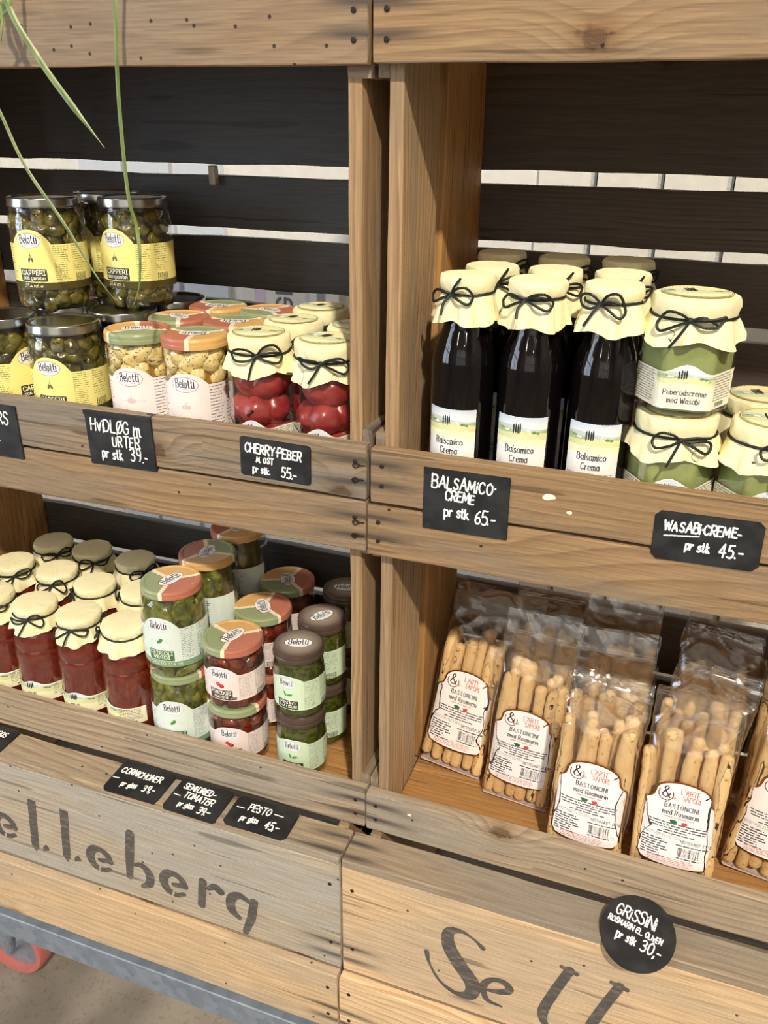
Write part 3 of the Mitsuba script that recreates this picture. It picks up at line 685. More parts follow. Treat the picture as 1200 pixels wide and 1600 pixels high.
LAB = {
 'capers': dict(paper=(236, 226, 142), box=DARKOL, rows=[('CAPPERI', .0052, 1.0), ('con gambo', .0036, 1.0)], icon=icon_caper, band=(72, 66, 30), bandtxt='314 ml ℮', ring=(168, 140, 150)),
 'garlic': dict(paper=(236, 226, 224), box=(84, 82, 46), rows=[('AGLIO', .0052, 1.05), ('INTERO', .0052, 1.05)], icon=icon_garlic, band=None, ring=(196, 110, 122), strap=True),
 'gherkin': dict(paper=(214, 228, 222), box=(74, 112, 82), rows=[('CETRIOLI', .0046, 1.1), ('VERDI', .0046, 1.1)], icon=icon_corn, band=(122, 154, 124), bandtxt='SOTTACETO 314 ml', ring=(196, 206, 222)),
 'tomato': dict(paper=(234, 218, 216), box=(70, 62, 62), rows=[('POMODORI', .0052, 1.15), ('secchi', .0038, 1.1)], icon=icon_tom, band=None, ring=(196, 196, 214), tag=True),
 'pesto': dict(paper=(206, 226, 198), box=(46, 50, 42), rows=[('PESTO', .0036, 1.2), ('ALLA LIGURE', .0034, 1.1)], icon=icon_leaf, band=None, ring=(190, 202, 214)),
}
def belotti_label(kind, R, zb, zs, za, aw, wrap=0.80):
    d = LAB[kind]; a = Art(); W = 2*math.pi*R*wrap
    paper = arch(W, aw, zb, zs, za)
    a.add(paper, d['paper'], 0)
    bh = 0
    if d['band']:
        bh = 0.0075
        a.add(sbox(-W/2, zb, W/2, zb+bh), d['band'], 1)
        a.text(inter(d['bandtxt'], 0.0040, 0.95, bold=False), -aw*0.1, zb+0.0022, (226, 222, 190), 2)
    z0 = zb+bh; H = za-z0
    belotti(a, -aw*0.05, za-0.0030-aw*0.36, aw*1.22, 1, d['ring'])
    bw, bz0 = aw*1.36, z0+(0.0008 if kind != 'garlic' else 0.004)
    hs = sum(r[1] for r in d['rows'])+0.0042
    bz1 = bz0+hs
    a.rect(-aw*0.72, bz0, -aw*0.72+bw, bz1, d['box'], 1, 0.0012)
    y = bz1-0.0012
    for t, h, c in d['rows']:
        y -= h
        v, f = inter(t, h, c); m = min(1.0, bw*0.9/(v[:, 0].max()-v[:, 0].min()))
        a.text((v*[m, 1], f), -aw*0.72+bw/2, y, (240, 238, 222), 2); y -= 0.0010
    zi = (bz1+za-0.0030-aw*0.36-aw*0.34)/2
    d['icon'](a, -aw*0.04, zi, min(0.0052, (za-0.003-aw*0.70-bz1)*0.42+0.0016), 1)
    a.add(unary_union([sbox(-aw*0.62, zi, -aw*0.24, zi+0.0002), sbox(aw*0.2, zi, aw*0.58, zi+0.0002)]), (170, 166, 130), 1)
    dk = tuple(int(c*0.52) for c in d['paper'])
    a.lines(aw*1.02, aw*1.02+0.017, z0+0.002, zs-0.001, 17, dk, 1, 3, t=0.3)
    a.lines(-aw*1.0-0.018, -aw*1.04, z0+0.002, zs-0.001, 16, dk, 1, 4, t=0.3)
    a.lines(aw*1.02+0.020, aw*1.02+0.038, z0+0.010, zs-0.001, 12, dk, 1, 5, t=0.3)
    a.add(unary_union([sbox(aw*1.02+0.022+i*0.0008, z0, aw*1.02+0.022+i*0.0008+0.0003+0.0003*(i*7 % 3 == 0), z0+0.008) for i in range(18)]), (40, 40, 40), 1)
    if d.get('strap'):
        s = affinity.rotate(sbox(aw*0.25, zb+0.0015, aw*0.25+0.022, zb+0.0065), 14, origin=(aw*0.25, zb))
        a.add(s, (58, 54, 34), 3).add(s.buffer(-0.0006), (200, 192, 176), 4).lines(aw*0.25+0.001, aw*0.25+0.021, zb+0.0026, zb+0.0056, 1, (58, 54, 34), 5, 3, 0.8, 0.1, 14)
    if d.get('tag'):
        a.rect(aw*0.50, bz0+0.0004, aw*0.50+0.0075, bz0+0.004, (60, 56, 54), 3, 0.0005).lines(aw*0.5+0.0006, aw*0.5+0.007, bz0+0.0008, bz0+0.0036, 2, (220, 214, 206), 4, 3)
    return a.ply(on_cylinder(R+0.00035))

def lid_three(R, H, rim=(TERRA, MUST, OLIVE), orot=0):
    """Twist-off lid printed in three colours with cream bars and the maker's oval."""
    n = 96
    prof = [(R*0.985, 0.0), (R, 0.0006), (R*1.003, H*0.35), (R*0.995, H*0.42), (R*0.995, H*0.75), (R*0.97, H*0.93), (R*0.93, H), (R*0.86, H), (R*0.84, H-0.0007), (R*0.80, H-0.0008)]
    m = lathe(prof, n, False, True)
    f = m.faces; c = m.vertices[f].mean(1); ang = (np.degrees(np.arctan2(c[:, 1], c[:, 0]))+90) % 360
    tri = m.vertices[f].reshape(-1, 3); F = np.arange(len(tri)).reshape(-1, 3)
    sec = (ang//120).astype(int) % 3
    col = np.array([lin(*rim[s]) for s in sec])
    rad = np.hypot(c[:, 0], c[:, 1])
    for b in (0, 120, 240):
        d = np.minimum((ang-b) % 360, (b-ang) % 360)
        col[np.radians(d)*np.maximum(rad, R*0.4) < 0.0026] = lin(*CREAM)
    col[(rad < R*0.79)] = lin(*CREAM)
    a = Art()
    for s in range(3):
        t0, t1 = s*120-90, s*120+30
        pts = [(R*0.8*math.cos(math.radians(t)), R*0.8*math.sin(math.radians(t))) for t in np.linspace(t0, t1, 22)]
        a.add(Polygon([(0, 0)]+pts), rim[s], 1)
    a.add(unary_union([LineString([(0, 0), (R*0.8*math.cos(math.radians(t)), R*0.8*math.sin(math.radians(t)))]).buffer(0.0024, cap_style=2) for t in (-90, 30, 150)]), CREAM, 2)
    belotti(a, 0, 0, R*0.98, 3, (150, 70, 60), rot=orot)
    (v2, f2), c2 = a.mesh(on_top(H-0.0008), step=0.00008)
    V = np.vstack([tri, v2]); FF = np.vstack([F, f2+len(tri)]); C = np.vstack([np.repeat(col, 3, 0), c2])
    return mikit.ply((V, FF), 'lid_print', False, color=C)
def lid_brown(R, H):
    n = 72
    prof = [(R*0.985, 0.0), (R, 0.0006), (R*1.003, H*0.35), (R*0.985, H*0.45), (R*0.985, H*0.72), (R*0.96, H*0.92), (R*0.90, H), (R*0.82, H), (R*0.78, H-0.0006), (R*0.60, H-0.0005), (R*0.40, H-0.0005)]
    m = lathe(prof, n, False, True)
    r = np.hypot(m.vertices[:, 0], m.vertices[:, 1])/R
    t = np.clip((r-0.45)/0.5, 0, 1)[:, None]
    c = np.array(lin(150, 136, 124))*(1-t)+np.array(lin(74, 60, 52))*t
    a = Art(); belotti(a, 0, 0, R*1.10, 1, (60, 44, 40))
    (v2, f2), c2 = a.mesh(on_top(H-0.0005), step=0.0001)
    return mikit.ply((np.vstack([m.vertices, v2]), np.vstack([m.faces, f2+len(m.vertices)])), 'lid_print', False, color=np.vstack([c, c2]))
def lid_plain(R, H):
    prof = [(R*0.985, 0.0), (R, 0.0006), (R*1.003, H*0.3), (R*0.985, H*0.42), (R*0.985, H*0.8), (R*0.965, H*0.95), (R*0.93, H), (R*0.87, H), (R*0.84, H-0.0012), (R*0.5, H-0.0015)]
    return mikit.ply(lathe(prof, 72, False, True), 'lid_metal', smooth=35)

def glass_profile(R, hs, rn, hn):
    return [(R-0.006, 0.0012), (R-0.0025, 0.0018), (R-0.0004, 0.005), (R, 0.009), (R, hs-0.010), (R-0.001, hs-0.005), (R-0.35*(R-rn), hs-0.001), (rn+0.0005, hs+0.003), (rn, hs+0.005), (rn, hn)]
rngP = np.random.default_rng(5)
def blob(a, b, c, n=1, seed=0, amp=0.08):
    m = trimesh.creation.icosphere(subdivisions=2 if n < 2 else 3)
    v = m.vertices
    k = 1+amp*2*(meshkit.fbm(v*1.7+seed*3.1, 2)-0.5)
    m.vertices = v*k[:, None]*[a, b, c]
    return m
PIECE = {
 'caper': [mikit.ply(blob(.0074, .0056, .0098, 2, s, .22), 'caper', smooth=True) for s in range(3)],
 'garlic': [mikit.ply(blob(.0086, .0070, .0118, 2, s, .2), 'garlic', smooth=True) for s in range(3)],
 'gherkin': [mikit.ply(blob(.0074, .0066, .0190, 2, s, .24), 'cornichon', smooth=True) for s in range(3)],
 'pepper': [mikit.ply(blob(.0168, .0160, .0160, 2, s, .12), 'pepper', smooth=True) for s in range(2)],
 'tomato_piece': [mikit.ply(blob(.0100, .0050, .0070, 1, s, .3), 'dried_tomato', smooth=True) for s in range(3)],
}
def fill(parent, name, spots, base, rz):
    for (ang, r, z, tilt, k) in spots:
        a = math.radians(ang+rz)
        M = T().translate([base[0]+r*math.sin(a), base[1]-r*math.cos(a), base[2]+z]).rotate([0, 0, 1], ang+rz).rotate([0, 1, 0], tilt)
        part(parent, name, PIECE[name][k % len(PIECE[name])], M)
def spots_round(R, zs, step, jitter, seed, tilt=50, span=125):
    rg = np.random.default_rng(seed); out = []
    for i, z in enumerate(zs):
        n = int(2*span/math.degrees(step/R)); off = (i % 2)*0.5
        for j in range(n):
            out.append((-span+(j+off)*2*span/n+rg.normal(0, jitter), R-0.001*rg.random(), z+rg.normal(0, 0.0012), rg.uniform(-tilt, tilt), int(rg.integers(0, 3))))
    return out

JAR = {}
def jar_kind(kind, R, h, rl, hl, hs, lab, lid, core, coreR, fillname, spots):
    zl = h-hl
    JAR[kind] = dict(h=h,
        glass=mikit.ply(lathe(glass_profile(R, hs, rl-0.0022, zl+0.002), 72, True, False), 'glass', smooth=40),
        core=mikit.ply(lathe([(coreR*0.9, 0.004), (coreR, 0.008), (coreR, hs-0.006), (min(coreR, rl-0.005), hs+0.002), (min(coreR, rl-0.005), zl-0.002)], 48), core, smooth=40),
        lid=lid, zl=zl, label=belotti_label(kind, R, *lab), fill=fillname, spots=spots)
jar_kind('capers', 0.0385, 0.113, 0.0370, 0.0095, 0.096, (0.022, 0.068, 0.083, 0.0225), lid_plain(0.0370, 0.0095), 'oil_dark', 0.0300, 'caper',
         spots_round(0.0312, (0.009, 0.0190), 0.0150, 4, 1, 90)+spots_round(0.0312, (0.070, 0.081, 0.091), 0.0150, 4, 2, 90))
jar_kind('garlic', 0.0318, 0.112, 0.0328, 0.0110, 0.094, (0.012, 0.068, 0.079, 0.0225), lid_three(0.0328, 0.0110, (MUST, OLIVE, TERRA), 180), 'oil_gold', 0.0225, 'garlic',
         spots_round(0.0232, (0.072, 0.085, 0.0950), 0.0172, 5, 3, 70))
jar_kind('gherkin', 0.0368, 0.112, 0.0342, 0.0100, 0.095, (0.018, 0.068, 0.082, 0.0225), lid_three(0.0342, 0.0100, orot=65), 'oil_green', 0.0270, 'gherkin',
         spots_round(0.0288, (0.013,), 0.0300, 4, 4, 88)+spots_round(0.0288, (0.074, 0.088), 0.0165, 4, 5, 22))
jar_kind('tomato', 0.0343, 0.082, 0.0347, 0.0095, 0.066, (0.016, 0.050, 0.060, 0.0205), lid_three(0.0347, 0.0095, orot=65), 'dried_tomato', 0.0285, 'tomato_piece',
         spots_round(0.0283, (0.009, 0.060), 0.0160, 4, 6, 30))
jar_kind('pesto', 0.0288, 0.086, 0.0284, 0.0115, 0.067, (0.016, 0.054, 0.060, 0.0185), lid_brown(0.0284, 0.0115), 'pesto', 0.0274, None, [])
def jar(kind, name, label, x, y, z, rz=0, lidrz=0, group=None, pieces=True, stack_of=None):
    d = JAR[kind]; t = thing(name, label, 'jar', group)
    M = place(x, y, z, rz)
    part(t, 'body', d['glass'], M); part(t, 'filling', d['core'], M)
    part(t, 'label', d['label'], M)
    part(t, 'lid', d['lid'], T().translate([x, y, z+d['zl']]).rotate([0, 0, 1], lidrz))
    if pieces and d['fill']: fill(t, d['fill'], d['spots'], (x, y, z), rz)
    return t

fU, fL = E-0.2974, E-0.6899
hC, hG, hK, hT, hP = (JAR[k]['h'] for k in ('capers', 'garlic', 'gherkin', 'tomato', 'pesto'))
# capers
g = 'caper jars in the upper left crate'
jar('capers', 'caper_jar', 'caper jar at the left edge of the upper shelf, its label turned sideways', -0.6860, 0.053, fU, 80, group=g)
jar('capers', 'caper_jar', 'caper jar in the front row beside the first garlic jar, yellow label whole', -0.6045, 0.053, fU, 8, group=g)
jar('capers', 'caper_jar', 'caper jar under the left jar of the top row, only its lid rim seen', -0.6640, 0.128, fU, 0, group=g, pieces=False)
jar('capers', 'caper_jar', 'caper jar standing alone behind the first garlic jar, flat lid in view', -0.5865, 0.1285, fU, 0, group=g, pieces=False)
jar('capers', 'caper_jar', 'caper jar under the right jar of the top row, beside the gap between the slats', -0.5725, 0.207, fU, 0, group=g, pieces=False)
jar('capers', 'caper_jar', 'caper jar hidden under the middle jar of the top row', -0.6505, 0.207, fU, 0, group=g, pieces=False)
jar('capers', 'caper_jar', 'left caper jar of the top row, glare on the left of its yellow label', -0.6640, 0.118, fU+hC, 10, group=g)
jar('capers', 'caper_jar', 'middle caper jar of the top row, half hidden between its neighbours', -0.6480, 0.204, fU+hC, -24, group=g)
jar('capers', 'caper_jar', 'right caper jar of the top row, a grass blade hanging before its label', -0.5830, 0.1615, fU+hC, -2, group=g)
# garlic
g = 'garlic jars in the upper left crate'
for i, (x, y, rz, lz, l, pc) in enumerate(((-0.5176, 0.056, 14, 215, 'garlic jar with a mostly green lid beside the caper jar in the front row', True), (-0.4537, 0.0585, 10, 18, 'garlic jar with terracotta and mustard lid beside the cherry pepper jars', True),
        (-0.5112, 0.122, 0, 150, 'garlic jar in the second row behind the green lidded one', False), (-0.4455, 0.1235, 0, 22, 'garlic jar in the second row behind the mustard lidded one', False),
        (-0.5030, 0.189, 0, 10, 'garlic jar at the back beside the caper stacks, mustard rim forward', False), (-0.4390, 0.190, 0, 160, 'garlic jar at the back in front of the printed sheet behind the slats', False))):
    jar('garlic', 'garlic_jar', l, x, y, fU, rz, lz, g, pc)
# cornichons
g = 'stacked cornichon jars in the lower left crate'
jar('gherkin', 'cornichon_jar', 'cornichon jar on top of the front stack, tallest beside the red sauce bottles', -0.5055, 0.0505, fL+hK, 6, 12, g)
jar('gherkin', 'cornichon_jar', 'cornichon jar at the bottom of the front stack beside the last sauce bottle', -0.5055, 0.0505, fL, 14, 75, g)
jar('gherkin', 'cornichon_jar', 'cornichon jar on top of the second stack, back of its label turned out', -0.5030, 0.1245, fL+hK, -62, 215, g)
jar('gherkin', 'cornichon_jar', 'cornichon jar at the bottom of the second stack, hidden behind the front stack', -0.5030, 0.1245, fL, 0, 0, g, False)
jar('gherkin', 'cornichon_jar', 'cornichon jar on top of the rearmost stack, in the dark below the upper crate', -0.5040, 0.2000, fL+hK, -58, 225, g, False)
jar('gherkin', 'cornichon_jar', 'cornichon jar at the bottom of the rearmost stack, out of sight', -0.5040, 0.2000, fL, 0, 0, g, False)
g = 'stacked dried tomato jars in the lower left crate'
for i, (x, y, z, rz, lz, l, pc) in enumerate(((-0.4335, 0.0545, fL+hT, 2, 10, 'sun dried tomato jar on top of the front stack beside the cornichons', True), (-0.4335, 0.0545, fL, 12, 72, 'sun dried tomato jar at the bottom of the front stack, behind the lip board', True),
        (-0.4315, 0.1245, fL+hT, -40, 62, 'sun dried tomato jar on top of the second stack, behind the front tomato stack', True), (-0.4315, 0.1245, fL, 0, 0, 'sun dried tomato jar at the bottom of the second stack', False),
        (-0.4325, 0.1945, fL+hT, -45, 55, 'sun dried tomato jar on top of the rear stack with a dark shaded lid', False), (-0.4325, 0.1945, fL, 0, 0, 'sun dried tomato jar at the bottom of the rear stack', False))):
    jar('tomato', 'dried_tomato_jar', l, x, y, z, rz, lz, g, pc)
g = 'stacked pesto jars in the lower left crate'
for i, (x, y, z, rz, lz, l) in enumerate(((-0.3517, 0.056, fL+hP, -2, 18, 'pesto jar on top of the front stack nearest the lip board'), (-0.3517, 0.056, fL, 4, 40, 'pesto jar at the bottom of the front stack nearest the lip board'),
        (-0.3509, 0.1175, fL+hP, -50, 60, 'pesto jar on top of the second stack against the side boards'), (-0.3509, 0.1175, fL, -50, 0, 'pesto jar at the bottom of the second stack against the side boards'),
        (-0.3500, 0.188, fL+hP, -40, 10, 'pesto jar on top of the rear stack, half hidden by the corner post'), (-0.3500, 0.188, fL, 0, 0, 'pesto jar at the bottom of the rear stack'))):
    jar('pesto', 'pesto_jar', l, x, y, z, rz, lz, g)

# ================================================================== paper caps and cords
def cap_mesh(rr, ztop, ztie, zhem, rhem, seed, nf=11, rtie=None, sq=0.006, top_r=0.0035):
    """A sheet of paper folded over a lid, tied below its rim, its skirt standing out in folds."""
    rg = np.random.default_rng(seed); n = 132; th = np.arange(n)*2*np.pi/n
    rtie = rtie or rr-0.0012
    ph = rg.uniform(0, 6.28, 6)
    fold = sum(rg.uniform(0.5, 1)*np.cos(k*th+p) for k, p in zip((nf, nf-3, nf+4, 7), ph))/3
    sharp = np.sign(fold)*np.abs(fold)**0.55
    crum = lambda z: meshkit.fbm(np.stack([np.cos(th)*rr*170, np.sin(th)*rr*170, np.full(n, z*260+seed*5)], -1), 3, seed)-0.5
    hem = zhem-sq*np.abs(np.cos(2*(th+ph[4])))**1.5+sq*0.5+0.0010*(meshkit.fbm(np.stack([np.cos(th)*5, np.sin(th)*5, np.full(n, seed*3.3)], -1), 2, seed)-0.5)
    rows = []
    def ring(r, z): rows.append(np.stack([r*np.cos(th), r*np.sin(th), z], -1))
    ring(np.full(n, rr*0.25), ztop+0.0006+0.0008*crum(0))
    ring(np.full(n, rr*0.6), ztop+0.0003+0.0016*crum(1))
    ring(rr-top_r*1.0+0*th, ztop-0.0001+0.0008*crum(2))
    ring(rr-top_r*0.3+0.0004*sharp, ztop-top_r*0.3+0.0004*crum(3))
    ring(rr+0.0007*sharp+0.0022*crum(4), ztop-top_r+0*th)
    for q in (0.35, 0.7, 0.92):
        ring(rr+(rtie-rr)*q**3+0.0007*sharp*(1-0.6*q)+0.0026*crum(5+q), ztop-top_r+(ztie-ztop+top_r)*q+0*th)
    ring(rtie+0.0003*sharp, ztie+0*th)
    for q in (0.12, 0.3, 0.55, 0.8, 1.0):
        ring(rtie+(rhem-rtie)*q**0.75+(0.0010+0.0029*q)*sharp+0.0024*q*crum(9+q), ztie+(hem-ztie)*q)
    v, f = rings_mesh(np.array(rows), True, True, False)
    return trimesh.Trimesh(v, f, process=False)
def bow_mesh(phi, rtie, ztie, rfun, seed, s=1.0, ring=True, rad=0.00112, tail_up=False):
    """An elastic cord round the neck, tied in a bow at angle phi (degrees from the front, positive to the right)."""
    rg = np.random.default_rng(seed); ms = []
    if ring:
        a = np.linspace(0, 2*np.pi, 61); ms.append(tube(np.stack([(rtie+0.0006)*np.cos(a), (rtie+0.0006)*np.sin(a), ztie+0.0006*np.sin(a*2+seed)], -1), rad, 6, False))
    def wrap(P, lift):
        P = np.asarray(P, float)*s; q = smooth_curve(P, 8)
        L = np.interp(np.linspace(0, 1, len(q)), np.linspace(0, 1, len(lift)), lift)
        r = np.maximum(rfun(ztie+q[:, 1]), rtie)+0.0014+L
        an = math.radians(phi)+q[:, 0]/(rtie+0.004)
        return tube(np.stack([r*np.sin(an), -r*np.cos(an), ztie+q[:, 1]], -1), rad, 6)
    k = rg.uniform(0.85, 1.15, 4); d = rg.normal(0, 0.0022, 6)
    ms.append(wrap([(0, 0), (.006*k[0], .0042+d[0]), (.0135*k[0], .0050+d[0]), (.0185*k[0], .001+d[1]), (.0150*k[0], -.0048+d[1]), (.007*k[0], -.0030), (0, 0)], [0, .003, .004, .005, .004, .003, 0]))
    ms.append(wrap([(0, 0), (-.006*k[1], .0040+d[2]), (-.0135*k[1], .0044+d[2]), (-.0180*k[1], .000+d[3]), (-.0150*k[1], -.0050+d[3]), (-.007*k[1], -.0034), (0, 0)], [0, .003, .004, .005, .004, .003, 0]))
    if tail_up: ms.append(wrap([(0, 0), (.003, .006), (.009*k[2], .0130)], [0.001, .002, .001]))
    else: ms.append(wrap([(0, 0), (.008, .0028), (.0190*k[2], .0015+d[4])], [0.001, .003, .003]))
    ms.append(wrap([(0, 0), (-.003, -.006), (-.0045*k[3]+d[5], -.0150*k[3])], [0.001, .0045, .0065]))
    kn = blob(.0022*s, .0018*s, .0020*s, 1, seed, .1); a = math.radians(phi); r = rfun(ztie)+0.0016
    kn.apply_translation([r*math.sin(a), -r*math.cos(a), ztie]); ms.append(kn)
    return mikit.ply(join(*ms), 'cord', smooth=50)
def landscape(a, x0, x1, y0, y1, L, seed=0, sky=True):
    """The watercolour of the labels: sky, hills, cypresses, cottages, field."""
    w, h = x1-x0, y1-y0; X = np.linspace(x0, x1, 24)
    if sky:
        for i in range(6):
            c = np.array((198, 210, 226))*(1-i/6)+np.array((244, 243, 238))*(i/6)
            a.add(sbox(x0, y1-h*0.42*(i+1)/6, x1, y1-h*0.42*i/6), tuple(c), L)
        a.add(sbox(x0, y0, x1, y1-h*0.42), (244, 242, 230), L)
    def hill(b, amp, k, p, col, l):
        Y = y0+h*(b+amp*np.sin(k*(X-x0)/w+p)); a.add(Polygon(list(zip(X, Y))+[(x1, y0+h*0.25), (x0, y0+h*0.25)]), col, l)
    hill(0.66, 0.06, 5, 0.5+seed, (190, 202, 204), L+1)
    hill(0.58, 0.07, 4.2, 2+seed, (166, 182, 142), L+2)
    hill(0.48, 0.05, 6, 4+seed, (214, 216, 164), L+3)
    a.add(sbox(x0, y0, x1, y0+h*0.30), (240, 236, 200), L+3)
    cx = x0+w*0.42
    a.add(unary_union([ellipse(cx+w*d, y0+h*(0.60+e), w*0.016, h*0.17) for d, e in ((-.045, -.01), (0, .02), (.04, .0), (.075, .03))]), (44, 52, 44), L+4)
    a.add(unary_union([sbox(cx-w*.22, y0+h*.50, cx-w*.13, y0+h*.56), sbox(cx+w*.2, y0+h*.55, cx+w*.25, y0+h*.60)]), (246, 238, 214), L+4)
    a.add(unary_union([ellipse(cx+w*.33, y0+h*.50, w*.045, h*.045), ellipse(cx+w*.40, y0+h*.47, w*.03, h*.04), ellipse(cx-w*.28, y0+h*.56, w*.05, h*.03)]), (108, 138, 84), L+4)
SER = lambda t, h, cond=0.85, pen=0.062, anchor='c', gap=0.2: sk(t, h, pen=pen*1.12, nib=1.4, serif=0.085, gap=gap, cond=cond, anchor=anchor)
def cap_print(R):
    a = Art(); c = Point(0, 0).buffer(R, 24)
    a.add(c, (236, 226, 168), 0).add(c.difference(Point(0, 0).buffer(R-0.0007, 24)), (120, 118, 88), 1).add(Point(0, 0).buffer(R-0.0014, 24).difference(Point(0, 0).buffer(R-0.0018, 24)), (120, 118, 88), 1)
    b = Art(); landscape(b, -R, R, -R*0.9, R*0.9, 1, 0.4, sky=False)
    disc = Point(0, 0).buffer(R-0.002, 24)
    for g, col, l in b.items: a.items.append((g.intersection(disc), col, l))
    return a

# ---- bottles of dark balsamic cream
bott = lathe([(0.0, 0.0), (0.021, 0.0), (0.0255, 0.002), (0.0272, 0.006), (0.0272, 0.112), (0.0262, 0.122), (0.0232, 0.133), (0.0195, 0.142), (0.0170, 0.152), (0.0165, 0.172), (0.0185, 0.174), (0.0185, 0.186), (0, 0.186)], 72, False, False)
BOT = mikit.ply(bott, 'black_bottle', smooth=40)
a = Art(); w = 0.0235; z0, z1 = 0.010, 0.078
a.rect(-w, z0, w, z1, (238, 236, 234), 0)
landscape(a, -w, w, z0+0.042, z1, 1)
a.text(SER('Balsamico', 0.0058), 0, z0+0.0365, INKC, 6).text(SER('Crema', 0.0058), 0, z0+0.0280, INKC, 6)
a.lines(-w*0.9, w*0.9, z0+0.0110, z0+0.0250, 5, (120, 118, 120), 6, 2, t=0.22, ragged=0.12)
a.text(inter('Indhold 250 ml', 0.0024), -w*0.35, z0+0.0055, (60, 60, 66), 6)
BLAB = a.ply(on_cylinder(0.0276))
hemB = lambda z: np.interp(z, [0.150, 0.172, 0.176, 0.1875], [0.0282, 0.0228, 0.0224, 0.0245])
def bottle(label, x, y, z, seed, phi, group, tail_up=False, lab=0):
    t = thing('balsamic_bottle', label, 'bottle', group); M = place(x, y, z, lab)
    part(t, 'body', BOT, M); part(t, 'label', BLAB, M)
    part(t, 'paper_cap', mikit.ply(cap_mesh(0.0238, 0.1875, 0.1735, 0.1500, 0.0278, seed, 6, 0.0212, 0.004), 'paper', smooth=28), place(x, y, z))
    part(t, 'cord', bow_mesh(phi, 0.0216, 0.1735, hemB, seed, 1.05, tail_up=tail_up), place(x, y, z))
g = 'dark bottles in the upper right crate'
for i, (x, y, phi, tu, l) in enumerate(((-0.1788, 0.0465, -17, True, 'dark bottle at the front left beside the side boards, with a wide bow'), (-0.1203, 0.048, -12, False, 'dark bottle in the middle of the front row'), (-0.0605, 0.052, -17, False, 'dark bottle at the right of the front row beside the pale green jars'),
        (-0.1723, 0.1060, 25, True, 'dark bottle in the second row behind the front left one'), (-0.1165, 0.1085, 20, True, 'dark bottle in the second row behind the middle one'), (-0.0600, 0.1115, 24, True, 'dark bottle in the second row behind the right one'),
        (-0.1831, 0.1938, 35, False, 'dark bottle at the back left, its cap greyed by shade'), (-0.1215, 0.1882, 30, False, 'dark bottle in the middle of the back row, cap in shade'), (-0.0630, 0.1918, 32, False, 'dark bottle at the back right, cap in shade'))):
    bottle(l, x, y, fU, 20+i, phi, g, tu, 0 if i else -6)

# ---- hexagonal jars with paper caps
def hex_kind(R, h, zg, body, label_art, off=0.0005):
    P, per = hex_ring(R, 0.007, 96)
    def at(k, z): return np.column_stack([P*k, np.full(len(P), z)])
    glass = np.array([at(0.86, 0.0), at(0.96, 0.001), at(1, 0.005), at(1, zg-0.012), at(0.985, zg-0.006), at(0.90, zg-0.001), at(0.82, zg+0.004), at(0.80, zg+0.014)])
    k = 1-0.0016/R
    core = np.array([at(0.84*k, 0.004), at(0.97*k, 0.006), at(k, 0.010), at(k, zg-0.014), at(0.98*k, zg-0.008), at(0.88*k, zg-0.003), at(0.78*k, zg+0.004)])
    c1, c2 = trimesh.Trimesh(*rings_mesh(glass, True, True, False), process=False), trimesh.Trimesh(*rings_mesh(core, True, True, True), process=False)
    return mikit.ply(c1, 'glass', smooth=25), mikit.ply(c2, body, smooth=25) if body else None
def hex_label(R, zb, zs, za, rows, paper=(238, 234, 214), seed=0):
    a = Art(); W = R*2.9; aw = R*0.46
    t = np.linspace(-1, 1, 21)
    outline = Polygon([(-W/2, zb), (W/2, zb), (W/2, zs)]+[(aw*1.1*q, zs+(za-zs)*(0.5+0.5*math.cos(math.pi*q))) for q in t[::-1]]+[(-W/2, zs)])
    a.add(outline, paper, 0)
    b = Art(); landscape(b, -R*0.62, R*0.62, zb+(za-zb)*0.42, za, 1, seed)
    for g_, col, l in b.items: a.items.append((g_.intersection(outline.buffer(-0.0006)), col, l))
    a.add(outline.difference(outline.buffer(-0.0005)), (246, 244, 236), 6)
    y = zb+(za-zb)*0.44
    for tx in rows:
        a.text(SER(tx, 0.0042, 0.95, 0.066), 0, y-0.0042, INKC, 6); y -= 0.0064
    a.lines(R*0.64, W/2-0.002, zb+0.006, zs-0.001, 10, (130, 128, 120), 6, 4, ragged=0.15)
    a.add(unary_union([sbox(R*0.75+i*0.0009, zb+0.0015, R*0.75+i*0.0009+0.00035, zb+0.005) for i in range(16)]), (50, 50, 50), 6)
    a.lines(-W/2+0.002, -R*0.64, zb+0.002, zs-0.001, 13, (130, 128, 120), 6, 5, ragged=0.15)
    return a.ply(on_hex(R, 0.007, 0.0006))
WG, WC = hex_kind(0.0366, 0.092, 0.0715, 'wasabi', None)
WLAB = hex_label(0.0366, 0.008, 0.0365, 0.0430, ['Peberodscreme', 'med Wasabi'])
PG, _ = hex_kind(0.0345, 0.122, 0.098, None, None)
PLAB = hex_label(0.0345, 0.010, 0.036, 0.043, ['Cherry-peber', 'med ost'], seed=1)
P_, _p = hex_ring(0.0150, 0.005, 48)
PCORE = mikit.ply(trimesh.Trimesh(*rings_mesh(np.array([np.column_stack([P_*k, np.full(48, z)]) for k, z in ((0.9, 0.006), (1, 0.010), (1, 0.090), (0.8, 0.098))]), True, True, True), process=False), 'oil_red', smooth=30)
PBAND = None
